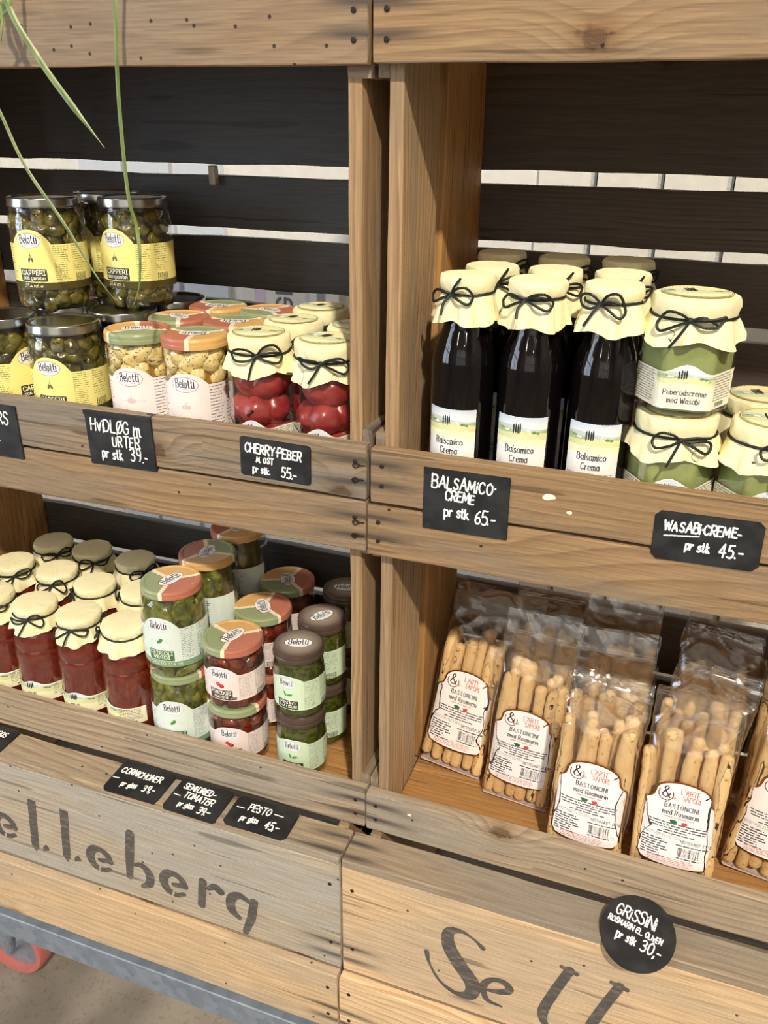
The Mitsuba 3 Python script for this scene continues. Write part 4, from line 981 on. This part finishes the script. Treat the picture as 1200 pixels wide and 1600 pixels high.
def hexjar(kind, label, x, y, z, seed, phi, rz, group, pieces=True):
    w = kind == 'wasabi'
    t = thing('wasabi_cream_jar' if w else 'cherry_pepper_jar', label, 'jar', group); M = place(x, y, z, rz)
    if w:
        part(t, 'body', WG, M); part(t, 'filling', WC, M); part(t, 'label', WLAB, M)
        rr, zt, ztie, zh, rh = 0.0325, 0.0918, 0.0762, 0.0580, 0.0385
    else:
        part(t, 'body', PG, M); part(t, 'filling', PCORE, M); part(t, 'label', PLAB, M)
        rr, zt, ztie, zh, rh = 0.0298, 0.1205, 0.1045, 0.0860, 0.0350
        if pieces:
            rg = np.random.default_rng(seed)
            for zi, z_ in enumerate((0.020, 0.048, 0.076)):
                for j in range(4):
                    a_ = math.radians(-100+j*72+zi*36+rg.normal(0, 6)); r_ = 0.0122+0.0012*math.cos(6*a_)
                    q = np.array([r_*math.sin(a_), -r_*math.cos(a_), z_+rg.normal(0, 0.001)])
                    c_, s_ = math.cos(math.radians(rz)), math.sin(math.radians(rz))
                    part(t, 'pepper', PIECE['pepper'][j % 2], T().translate([x+q[0]*c_-q[1]*s_, y+q[0]*s_+q[1]*c_, z+q[2]]).rotate([0, 0, 1], 60*j))
    cap = part(t, 'paper_cap', mikit.ply(cap_mesh(rr, zt-0.0004, ztie, zh, rh, seed, 8, rr-0.0012, 0.007), 'paper', smooth=28), place(x, y, z))
    part(cap, 'printed_disc', CAPP[w], place(x, y, z+zt+0.0006, 12*(seed % 3)-8))
    part(t, 'cord', bow_mesh(phi, rr-0.0008, ztie, lambda q: np.interp(q, [zh, ztie, zt], [rh+0.001, rr-0.0005, rr+0.0008]), seed, 1.15), place(x, y, z))
CAPP = {True: cap_print(0.0268).ply(on_top(0.0), step=0.0001), False: cap_print(0.0245).ply(on_top(0.0), step=0.0001)}
g = 'pale green wasabi cream jars in the upper right crate'
hexjar('wasabi', 'pale green hexagonal jar on top of another beside the dark bottles', 0.0014, 0.050, fU+0.0925, 41, -3, 4, g)
hexjar('wasabi', 'pale green hexagonal jar at the front under the stacked one', 0.0014, 0.0485, fU, 42, 9, 4, g)
hexjar('wasabi', 'pale green hexagonal jar at the right edge in the front row', 0.0745, 0.0485, fU, 43, 14, 6, g)
hexjar('wasabi', 'pale green hexagonal jar at the right edge in the second row', 0.0680, 0.1180, fU, 44, 60, 0, g)
g = 'cherry pepper jars in the upper left crate'
for i, (x, y, phi, rz, l) in enumerate(((-0.3795, 0.0525, 22, 8, 'cherry pepper jar in the front row beside the garlic jars'), (-0.3105, 0.0525, 14, 8, 'cherry pepper jar in the front row against the corner post'),
        (-0.3745, 0.1170, 60, 0, 'cherry pepper jar in the second row behind the front ones, printed cap in view'), (-0.3055, 0.1170, 50, 0, 'cherry pepper jar in the second row half hidden by the corner post'), (-0.3750, 0.1850, 30, 0, 'cherry pepper jar at the back in front of the slat gap'))):
    hexjar('pepper', l, x, y, fU, 50+i, phi, rz, g, i < 2)

# ---- red sauce bottles
SG = mikit.ply(lathe([(0.020, 0.0), (0.0275, 0.0012), (0.0312, 0.004), (0.0322, 0.009), (0.0322, 0.088), (0.0314, 0.0955), (0.0300, 0.0985), (0.0312, 0.102), (0.0310, 0.110), (0.0285, 0.120), (0.0248, 0.129), (0.0238, 0.136), (0.0238, 0.147)], 72, True, False), 'glass', smooth=40)
SC = mikit.ply(lathe([(0.0265, 0.003), (0.0300, 0.006), (0.0310, 0.010), (0.0310, 0.087), (0.0302, 0.095), (0.0288, 0.0985), (0.0300, 0.102), (0.0298, 0.109), (0.0273, 0.119), (0.0235, 0.129), (0.0226, 0.136)], 64), 'red_sauce', smooth=40)
def sauce_label(back):
    a = Art(); R = 0.0322; W = R*3.6; zb, zs, za = 0.030, 0.053, 0.0585; aw = R*0.55
    t = np.linspace(-1, 1, 21)
    out = Polygon([(-W/2, zb), (W/2, zb), (W/2, zs)]+[(aw*q, zs+(za-zs)*(0.5+0.5*math.cos(math.pi*q))) for q in t[::-1]]+[(-W/2, zs)])
    a.add(out, (240, 234, 206), 0)
    b = Art(); landscape(b, -R*0.95, R*0.95, zb+0.006, za+0.003, 1)
    for g_, col, l in b.items: a.items.append((g_.intersection(out.buffer(-0.0006)), col, l))
    for i, tx in enumerate(('Sugo alla', 'Pomodoro')): a.text(SER(tx, 0.0030, 0.95, 0.07), -R*0.1, zb+0.0098-i*0.0042, INKC, 6)
    a.lines(-R*0.35, R*0.15, zb+0.0010, zb+0.0038, 1, (60, 58, 56), 6, 3)
    a.lines(R*0.75, W/2-0.004, zb+0.006, zs-0.001, 7, (120, 116, 104), 6, 4, ragged=0.1)
    a.text(inter('BEDST FØR', 0.0020), R*1.2, zb+0.002, (60, 58, 56), 6)
    return a.ply(on_cylinder(R+0.0004))
SLAB = sauce_label(0)
hemS = lambda z: np.interp(z, [0.124, 0.142, 0.146, 0.155], [0.0330, 0.0258, 0.0252, 0.0268])
def sauce(label, x, y, seed, phi, rz, group):
    t = thing('sauce_bottle', label, 'bottle', group); M = place(x, y, fL, rz)
    part(t, 'body', SG, M); part(t, 'filling', SC, M); part(t, 'label', SLAB, M)
    part(t, 'paper_cap', mikit.ply(cap_mesh(0.0265, 0.1555, 0.1435, 0.1250, 0.0320, seed, 6, 0.0250, 0.005), 'paper', smooth=28), place(x, y, fL))
    part(t, 'cord', bow_mesh(phi, 0.0254, 0.1435, hemS, seed, 1.05), place(x, y, fL))
g = 'red sauce bottles in the lower left crate'
for i, (x, y, phi, rz, l) in enumerate(((-0.7705, 0.046, 40, 8, 'red sauce bottle cut off by the left edge of the picture, front row'), (-0.7050, 0.046, 20, 10, 'red sauce bottle second from the left in the front row'), (-0.6395, 0.046, 16, 10, 'red sauce bottle third in the front row, bow with an upright end'), (-0.5748, 0.046, -70, -40, 'red sauce bottle beside the cornichon stack, label turned away'),
        (-0.8046, 0.1220, 40, 0, 'red sauce bottle at the left of the second row, bow to the right'), (-0.7354, 0.1240, 24, 0, 'red sauce bottle second in the second row'), (-0.6670, 0.1130, -60, 0, 'red sauce bottle third in the second row, cord without a visible bow'), (-0.6010, 0.1195, -90, 0, 'red sauce bottle in the second row half behind the cornichon stack'),
        (-0.7960, 0.1900, 50, 0, 'red sauce bottle at the back left with a band of shade on its cap'), (-0.7310, 0.1905, 40, 0, 'red sauce bottle in the middle of the back row with a shaded cap'), (-0.6571, 0.1860, 60, 0, 'red sauce bottle at the back right beside the rear cornichon stack'))):
    sauce(l, x, y, 60+i, phi, rz, g)

# ================================================================== chalk signs
def chalk_lines(rows, w, h, seed):
    """rows: (text, x, y, cap height, tilt) in metres from the sign's middle, baseline at y."""
    out = []
    for i, (t, x, y, hh, tilt) in enumerate(rows):
        g_ = sk(t, hh, pen=min(0.10, 0.00074/hh), cond=0.80, gap=0.20, jit=0.05, seed=seed+i*3, slant=0.06)
        out.append(affinity.translate(affinity.rotate(g_, tilt, origin=(0, 0)), x, y))
    return unary_union(out)
def sign(label, outline, rows, M, seed, th=0.0026, extra=None, lip=False):
    """A small slate sign; its face lies in its local x-y plane."""
    t = thing('chalk_sign', label, 'sign', 'black price signs')
    m = trimesh.creation.extrude_polygon(outline, th, engine='earcut'); m.apply_translation([0, 0, -th])
    inn = outline.buffer(-0.0006)
    rim = trimesh.creation.extrude_polygon(inn, 0.0005, engine='earcut')
    body = [m, rim]
    if lip:
        x0, y0, x1, y1 = outline.bounds
        b = trimesh.creation.box([x1-x0, 0.0040, 0.012]); b.apply_translation([(x0+x1)/2, y1-0.0012, -0.0042]); body.append(b)
    part(t, 'board', mikit.ply(join(*body), 'slate'), M)
    g_ = chalk_lines(rows, 0, 0, seed)
    if extra is not None: g_ = g_.union(extra)
    g_ = g_.intersection(inn)
    V, F, n = [], [], 0
    for q in getattr(g_, 'geoms', [g_]):
        k = trimesh.creation.extrude_polygon(q, 0.00035, engine='earcut'); k.apply_translation([0, 0, 0.0005]); V.append(k.vertices); F.append(k.faces+n); n += len(k.vertices)
    part(t, 'lettering', mikit.ply((np.vstack(V), np.vstack(F)), 'chalk'), M, 'white chalk-pen handwriting')
def upright(cx, z, rot=0.0, y=-0.0009, lean=0.0):
    return T().translate([cx, y, E+z]).rotate([0, 0, 1], lean).rotate([1, 0, 0], 90).rotate([0, 0, 1], rot)
def rr(w, h, r): return sbox(-w/2+r, -h/2+r, w/2-r, h/2-r).buffer(r, 5)
def cut(w, h, c): return Polygon([(-w/2+c, -h/2), (w/2-c, -h/2), (w/2, -h/2+c), (w/2, h/2-c), (w/2-c, h/2), (-w/2+c, h/2), (-w/2, h/2-c), (-w/2, -h/2+c)])
W2, H2 = 0.0775, 0.0555
sign('black sign at the left edge of the upper shelf, only its right end in view', rr(W2, 0.0580, 0.0015), [('KAPERS', -0.0165, 0.008, 0.0125, 0), ('pr stk 35.-', -0.0345, -0.016, 0.0105, 1)], upright(-0.6735, -0.2940), 1)
sign('black folded sign under the garlic jars reading HVIDLØG M. URTER', rr(W2, H2, 0.0010), [('HviDLØG m.', -0.0325, 0.0085, 0.0125, -1), ('URTER', -0.0090, -0.0055, 0.0110, 0), ('pr stk', -0.0235, -0.0195, 0.0100, 0), ('39.-', 0.010, -0.0200, 0.0130, 2)], upright(-0.5100, -0.2855, 1.0, -0.0011), 2, lip=True)
sign('black round-cornered sign under the cherry pepper jars', rr(0.0722, 0.0385, 0.0035), [('CHERRY·PEBER', -0.0305, 0.0050, 0.0088, -1), ('M. OST', -0.0190, -0.0035, 0.0058, -2), ('pr stk.', -0.0230, -0.0145, 0.0068, -1), ('55.-', 0.0065, -0.0150, 0.0098, 0)], upright(-0.3405, -0.2820, -1.0), 3)
sign('black square-cornered sign under the dark bottles reading BALSAMICO CREME', rr(0.0762, 0.0578, 0.0008), [('BALSAMiCO·', -0.0300, 0.0125, 0.0105, -1), ('CREME', -0.0180, 0.0015, 0.0088, -2), ('pr stk', -0.0180, -0.0145, 0.0090, 2), ('65.-', 0.0090, -0.0170, 0.0120, 2)], upright(-0.1588, -0.2956, 0.5), 4)
sign('black sign with clipped corners under the pale green jars', cut(0.0815, 0.0425, 0.0045), [('WASABi·CREME-', -0.0330, 0.0050, 0.0082, 1), ('pr stk', -0.0150, -0.0095, 0.0075, -1), ('45.-', 0.0105, -0.0120, 0.0110, 0)], upright(0.0381, -0.2955, 1.5), 5,
     extra=LineString([(-0.032, 0.0005), (-0.006, 0.0030)]).buffer(0.0006))
def flat(cx, cy, tilt, rot=0.0, z=-0.7013):
    return T().translate([cx, cy, E+z]).rotate([1, 0, 0], tilt).rotate([0, 0, 1], rot)
sign('black sign lying on the ledge at the left edge, only a corner in view', rr(0.075, 0.046, 0.006), [('PASTASUGOS', -0.024, 0.006, 0.0082, 0), ('- pr glas 39,–', -0.030, -0.011, 0.0078, -2)], flat(-0.7510, -0.0265, 2.0, 0.5), 6)
sign('black sign lying on the ledge, left of the three together, reading CORNICHONER', cut(0.0730, 0.0470, 0.0035), [("CORNiCHONER", -0.0300, 0.0060, 0.0088, -2), ('pr glas', -0.0180, -0.0130, 0.0072, 3), ('39,-', 0.0100, -0.0120, 0.0098, 0)], flat(-0.5235, -0.0258, 2.0, 0.6), 7, extra=LineString([(-0.034, -0.004), (-0.026, -0.0035)]).buffer(0.0006))
sign('black sign lying on the ledge, middle of the three together', cut(0.0690, 0.0480, 0.0035), [('SEMi·DRiED–', -0.0260, 0.0095, 0.0080, -2), ('TOMATER', -0.0190, -0.0030, 0.0088, -2), ('pr glas', -0.0180, -0.0165, 0.0070, 2), ('39.–', 0.0080, -0.0185, 0.0095, 0)], flat(-0.4440, -0.0268, 2.0, -0.6), 8, extra=LineString([(-0.031, -0.002), (-0.023, -0.0025)]).buffer(0.0006))
sign('black sign lying on the ledge, right of the three together, reading PESTO', cut(0.0770, 0.0430, 0.0045), [('PESTO', -0.0190, 0.0045, 0.0092, -1), ('pr glas', -0.0210, -0.0115, 0.0075, 3), ('45,–', 0.0090, -0.0130, 0.0100, 0)], flat(-0.3645, -0.0258, 2.0, 0.2), 9, extra=unary_union([LineString([(-0.033, 0.0050), (-0.024, 0.0052)]).buffer(0.0006), LineString([(0.012, 0.0085), (0.023, 0.0080)]).buffer(0.0006)]))
sign('black oval sign leaning on the ledge below the breadsticks', ellipse(0, 0, 0.0350, 0.0362), [('GRiSSiNi', -0.0240, 0.0100, 0.0112, -3), ('ROSMARiN EL. OLivEN', -0.0290, 0.0010, 0.0055, -4), ('pr stk', -0.0180, -0.0125, 0.0078, -2), ('30,-', 0.0055, -0.0150, 0.0115, -4)],
     T().translate([0.0415, -0.0338, E-0.6975]).rotate([1, 0, 0], 17).rotate([0, 0, 1], -8), 10)

# ================================================================== packets of breadsticks
def stick_mesh(L, seed):
    rg = np.random.default_rng(seed)
    z = np.concatenate([[0, 0.0012, 0.003], np.linspace(0.006, L-0.006, 22), [L-0.003, L-0.0012, L]])
    r0 = 0.0062+0.0008*(meshkit.fbm(np.stack([z*55, z*0+seed, z*0], -1), 3, seed)-0.5)*2+0.0006*np.sin(z*70+seed)
    e = np.minimum(np.minimum(z, L-z)/0.005, 1); r0 = r0*np.sqrt(np.clip(1-(1-e)**2, 0.02, 1))
    x = 0.0022*(meshkit.fbm(np.stack([z*16, z*0+seed*3, z*0], -1), 2, seed+5)-0.5)*2
    y = 0.0018*(meshkit.fbm(np.stack([z*16, z*0+seed*5, z*0], -1), 2, seed+9)-0.5)*2
    m = tube(np.stack([x, y, z], -1), r0, 14)
    v = m.vertices; m.vertices = v+0.0007*(meshkit.fbm(v*260+seed, 2, seed)-0.5)[:, None]*2*np.array([1, 1, 0.2])
    return mikit.ply(m, 'bread', smooth=50)
STICKS = [stick_mesh(L, i) for i, L in enumerate((0.158, 0.163, 0.152, 0.168, 0.160, 0.148))]
BW, BT, BL = 0.0400, 0.0150, 0.232                            # half width, half thickness, length of a packet
def bag_section(z, seed):
    """Half thickness and half width of the packet at height z."""
    f = np.clip((z-0.150)/0.045, 0, 1); f = f*f*(3-2*f)
    t = BT*(1-f)+0.0010*f
    t = t*np.clip(0.55+z/0.012, 0, 1)
    return t, BW*(0.965+0.035*f)+0.001*np.sin(z*60+seed)
def bag_mesh(seed, fold):
    n, m = 110, 84
    z = np.linspace(0, BL, n); th = np.arange(m)*2*np.pi/m
    T_, W_ = bag_section(z, seed)
    ex = 0.45+0.55*np.clip((z-0.15)/0.05, 0, 1)[:, None]
    c, s = np.cos(th)[None], np.sin(th)[None]
    X = W_[:, None]*np.sign(c)*np.abs(c)**ex; Y = T_[:, None]*np.sign(s)*np.abs(s)**ex
    Z = np.broadcast_to(z[:, None], X.shape)
    P = np.stack([X, Y, Z], -1)
    a = meshkit.fbm(np.stack([X*26+seed*9, Y*30, Z*17], -1), 2, seed)-0.5
    def ridge(p, q, k, sd, w): return np.clip(1-np.abs(2*meshkit.noise(np.stack([p*k, Y*40+sd, q*k*0.22], -1), sd)-1)*w, 0, 1)**2
    b = ridge(X+0.55*Z, Z, 34, seed+3, 2.6)+ridge(X-0.8*Z, Z, 30, seed+11, 2.6)
    c2 = ridge(Z+0.3*X, X, 40, seed+21, 3.0)
    top = np.clip((Z-0.135)/0.05, 0, 1)
    d = (0.0008+0.0030*top)*2*a+(0.0007+0.0017*top)*b+(0.0002+0.0015*top)*c2
    P[..., 1] += d*np.where(np.abs(s) > 0.25, np.sign(s), 0.4)
    P[..., 0] += 0.5*d
    for i in range(n):                                         # the zip band and header bend
        h = max(0, z[i]-0.196)
        P[i, :, 1] += fold*h*h*12; P[i, :, 2] -= abs(fold)*h*h*5
        if abs(z[i]-0.208) < 0.004: P[i, :, 1] += 0.0006*np.sign(P[i, :, 1])
    return trimesh.Trimesh(*rings_mesh(P, True, True, False), process=False)
BAGS = [mikit.ply(bag_mesh(i, f), 'film', smooth=True) for i, f in enumerate((0.8, -0.6, 0.3, 1.6, -1.2))]
BASE = mikit.ply(trimesh.creation.extrude_polygon(rr(0.074, 0.024, 0.003), 0.0008, engine='earcut'), 'bag_base')
def zipband():
    ms = []
    for z in (0.2065, 0.2095):
        ms.append(tube([(-0.039, 0, z), (0, 0.0004, z), (0.039, 0, z)], 0.0007, 6))
    return mikit.ply(join(*ms), 'film')
def plaque():
    w, x1, h = 0.0338, 0.0255, 0.098
    t = np.linspace(0, math.pi, 25)
    arc = [(x1*math.cos(q), 0.083+0.015*math.sin(q)**0.8) for q in t]
    shoulder = lambda s: [(s*w, 0.070), (s*(w-0.0010), 0.0735), (s*(w-0.0045), 0.0755), (s*(w-0.0070), 0.0785), (s*(w-0.0080), 0.083)]
    base = [(x, 0.004-0.004*(1-(x/w)**2)) for x in np.linspace(-w+0.004, w-0.004, 15)]
    p = Polygon([(-w, 0.009)]+base+[(w, 0.009)]+shoulder(1)+arc+shoulder(-1)[::-1])
    return p.buffer(-0.0012).buffer(0.0012, 4).buffer(0.001, 3).buffer(-0.0002)
PLQ = plaque()
def bag_label(olive):
    a = Art(); BR_, RED_, G_ = (62, 36, 32), (186, 96, 66), (70, 66, 70)
    a.add(PLQ.buffer(-0.0017), (240, 234, 234), 6)
    L = 9
    am = sk('&', 0.0125, pen=0.055, nib=1.6, cond=1.05, anchor='c', detail=8)
    a.text(am, -0.0155, 0.0790, BR_, L)
    arc_ = [(-0.0158+0.0068*math.cos(q), 0.0835+0.0072*math.sin(q)-0.001) for q in np.linspace(math.radians(150), math.radians(385), 22)]
    a.add(LineString(arc_).buffer(0.0005), (130, 84, 66), L)
    a.text(SER("L'ARTE", 0.0056, 0.80, 0.055), 0.0060, 0.0860, RED_, L).text(SER('SAPORI', 0.0054, 0.76, 0.055), 0.0075, 0.0790, RED_, L)
    a.text(SER('DEI', 0.0024, 0.7, 0.06), -0.0065, 0.0800, RED_, L, 90)
    a.add(LineString([(0.0195, 0.0855), (0.0225, 0.0885), (0.0232, 0.0900)]).buffer(0.0006), BR_, L)
    a.text(SER('BASTONCINI', 0.0050, 0.84, 0.068, gap=0.3), 0, 0.0683, (52, 50, 54), L)
    a.text(SER('OLIVEN' if olive else 'med Rosmarin', 0.0052, 0.84, 0.070, gap=0.26), 0, 0.0605, (52, 50, 54), L)
    a.lines(-0.014, 0.014, 0.0568, 0.0590, 1, (204, 140, 132), L, 1, 0.45, 0.05)
    rg = np.random.default_rng(4)
    def splat(x, y, r): return Polygon([(x+r*(0.7+0.6*rg.random())*math.cos(q), y+r*0.75*(0.7+0.6*rg.random())*math.sin(q)) for q in np.arange(11)*2*math.pi/11])
    a.add(splat(-0.0052, 0.0535, 0.0030), (40, 104, 62), L+1).add(splat(0.0052, 0.0530, 0.0028), (214, 66, 66), L+1)
    for i, (x0, x1) in enumerate(((-0.0285, 0.0285), (-0.0275, 0.0270), (-0.0265, 0.0262), (-0.0120, 0.0110), (-0.0180, 0.0170))):
        a.lines(x0, x1, 0.0495-i*0.0029, 0.0519-i*0.0029, 1, (92, 88, 92), L, 10+i, 0.55, 0.02)
    a.text(inter('BEDST FOR: 31/05/2026', 0.0034, 0.62, 'l', False), -0.0305, 0.0335, (110, 106, 108), L)
    a.text(inter('NETTOVÆGT: 200 g', 0.0034, 0.62), 0.0185, 0.0312, (50, 48, 52), L)
    a.lines(-0.0310, -0.0060, 0.0085, 0.0315, 8, (90, 86, 90), L, 20, 0.5, 0.6)
    a.lines(0.0010, 0.0310, 0.0270, 0.0292, 1, (80, 76, 80), L, 21, 0.6, 0.02)
    x = 0.0035; bars = []
    while x < 0.0235:
        w = 0.00022*rg.integers(1, 4); bars.append(sbox(x, 0.0150, x+w, 0.0258)); x += w+0.00025*rg.integers(1, 4)
    a.add(unary_union(bars), (40, 38, 42), L)
    a.lines(0.003, 0.0245, 0.0120, 0.0142, 1, (60, 58, 62), L, 22, 0.6, 0.02)
    a.add(ellipse(0.0275, 0.0150, 0.0017, 0.0017).difference(ellipse(0.0275, 0.0150, 0.0012, 0.0012)), (206, 130, 120), L)
    a.lines(-0.0240, 0.0240, 0.0035, 0.0110, 4, (206, 132, 122), L, 23, 0.4, 0.2)
    return a
def front_of(z, x, seed=0):
    t, w = bag_section(np.asarray(z, float), seed)
    q = np.clip(1-np.abs(np.asarray(x)/w)**3, 0.05, 1)**(1/3)
    return -t*q
LZ = 0.027
def on_bag(u, v, h): return np.stack([u, front_of(v+LZ, u)-0.0019-h, v+LZ], -1)
LBL = {o: bag_label(o).ply(on_bag, grid=True) for o in (False, True)}
def foil():
    a = Art(); a.add(PLQ, (255, 255, 255), 0)
    m, c = a.mesh(on_bag, grid=True)
    return mikit.ply(m, 'copper_foil', False)
FOIL = foil()
def packet(label, x, y, rz, lean, roll_, seed, group, olive=False, sticks=True, lab=True, nst=11):
    """A standing packet: lean tips it back, roll_ sideways."""
    t = thing('breadstick_packet', label, 'packet', group); rg = np.random.default_rng(seed)
    M = T().translate([x, y, fL+0.0008]).rotate([0, 0, 1], rz).rotate([1, 0, 0], -lean).rotate([0, 1, 0], roll_)
    part(t, 'bag', BAGS[seed % len(BAGS)], M, 'clear crinkled film')
    part(t, 'zip_strip', ZIP, M)
    part(t, 'base_card', BASE, M)
    k = 0
    for row, (yy, n) in enumerate(((-0.0072, 6), (0.0068, 5))):
        for i in range(n):
            xx = (i-(n-1)/2)*0.0126+rg.normal(0, 0.0006)
            s = STICKS[int(rg.integers(0, len(STICKS)))]
            part(t, 'breadstick', s, M @ T().translate([xx, yy+rg.normal(0, 0.0006), 0.0016+rg.random()*0.006]).rotate([0, 1, 0], rg.normal(0, 1.1)).rotate([0, 0, 1], 360*rg.random()))
    if lab:
        l = part(t, 'label', LBL[olive], M); part(l, 'foil_border', FOIL, M, 'copper foil edge')
ZIP = zipband()
g = 'breadstick packets in the lower right crate'
packet('breadstick packet leaning at the far left against the side boards', -0.1865, 0.1190, -4, 14, 4.5, 1, g)
packet('breadstick packet second from the left, half hidden behind the front pair', -0.1045, 0.0960, -3, 3, 2.5, 2, g)
packet('breadstick packet at the front left of the lip board, zip torn open', -0.0220, 0.0370, -3, 4, 0.5, 3, g)
packet('breadstick packet at the front right above the oval sign', 0.0640, 0.0365, -2, 5, -0.5, 4, g)
packet('breadstick packet cut off by the right edge, label for olive sticks', 0.1520, 0.0790, -4, 6, 4, 5, g, olive=True)
packet('breadstick packet behind the front left one, its zip band upright', -0.0165, 0.0900, 2, 4, -1, 7, g, lab=False)
packet('breadstick packet behind the front right one with a bent header', 0.0670, 0.0900, -4, 5, 3, 8, g, lab=False)
g2 = 'breadstick packets in the dark at the back'
packet('breadstick packet at the back behind the second from the left', -0.1020, 0.1800, 2, 3, 1, 11, g, lab=False)
packet('breadstick packet at the back behind the middle, header slanting', -0.0130, 0.1750, 0, 3, -2, 12, g, lab=False)
packet('breadstick packet at the back right of the middle, stick ends showing', 0.0760, 0.1720, -3, 4, 2, 13, g, lab=False)
packet('breadstick packet at the back by the right edge of the picture', 0.1650, 0.1650, 0, 3, 1, 14, g, lab=False)

# ================================================================== leaves hanging from the plant on the crate above, and a sheet behind the slats
gp = thing('trailing_grass_plant', 'thin green grass blades hanging down before the upper left crate', 'plant')
def blade(pts, w):
    P = smooth_curve(pts, 10); n = len(P); t = np.gradient(P, axis=0); t /= np.linalg.norm(t, axis=1, keepdims=True)
    s = np.cross(t, [0.25, -1, 0.1]); s /= np.linalg.norm(s, axis=1, keepdims=True); nn = np.cross(s, t)
    q = np.linspace(0, 1, n); W = (w*np.clip((1-q)*3.2, 0.14, 1)*np.clip(0.7+q, 0, 1))[:, None]
    ring = np.stack([P-s*W, P-s*W*0.5+nn*W*0.22, P+nn*W*0.45, P+s*W*0.5+nn*W*0.22, P+s*W, P+nn*W*0.18], 1)
    part(gp, 'leaf', mikit.ply(trimesh.Trimesh(*rings_mesh(ring, True, True, True), process=False), 'grass', smooth=50))
Z = E
blade([(-0.600, 0.06, Z+0.24), (-0.572, -0.006, Z+0.155), (-0.543, -0.030, Z+0.086), (-0.520, -0.030, Z+0.046), (-0.495, -0.030, Z+0.014), (-0.482, -0.029, Z-0.002), (-0.469, -0.027, Z-0.019)], 0.0025)
blade([(-0.560, 0.06, Z+0.25), (-0.452, -0.006, Z+0.160), (-0.442, -0.030, Z+0.083), (-0.448, -0.030, Z+0.019), (-0.449, -0.030, Z-0.052), (-0.4468, -0.026, Z-0.080), (-0.4440, -0.030, Z-0.104), (-0.4480, -0.030, Z-0.128), (-0.4570, -0.030, Z-0.146)], 0.0016)
blade([(-0.660, 0.06, Z+0.23), (-0.620, -0.010, Z+0.150), (-0.590, -0.030, Z+0.060), (-0.567, -0.030, Z+0.007), (-0.549, -0.030, Z-0.035), (-0.517, -0.030, Z-0.080), (-0.491, -0.030, Z-0.121), (-0.475, -0.030, Z-0.140)], 0.0015)
blade([(-0.570, 0.06, Z+0.26), (-0.536, -0.020, Z+0.15), (-0.538, -0.030, Z+0.088), (-0.552, -0.030, Z+0.073), (-0.575, -0.030, Z+0.040)], 0.0016)
blade([(-0.580, 0.06, Z+0.25), (-0.556, -0.016, Z+0.14), (-0.553, -0.030, Z+0.095), (-0.548, -0.030, Z+0.080), (-0.555, -0.030, Z+0.055)], 0.0022)

sh_ = thing('printed_sheet', 'white printed sheet with upright grey letters seen through the lowest slat gap', 'poster')
part(sh_, 'paper', slab((-0.925, 0.996, 0.70), (-0.700, 1.0035, 1.185), 'white_plain'))
a = Art()
a.text(inter('GR', 0.038, 0.9), -0.805, 1.115, (92, 92, 96), 0, 90)
a.rect(-0.895, 0.80, -0.868, 1.17, (206, 184, 200), 0).rect(-0.775, 0.80, -0.764, 1.17, (196, 194, 196), 0).rect(-0.748, 0.80, -0.728, 1.17, (140, 142, 146), 0)
part(sh_, 'lettering', a.ply(on_front(0.9955)))
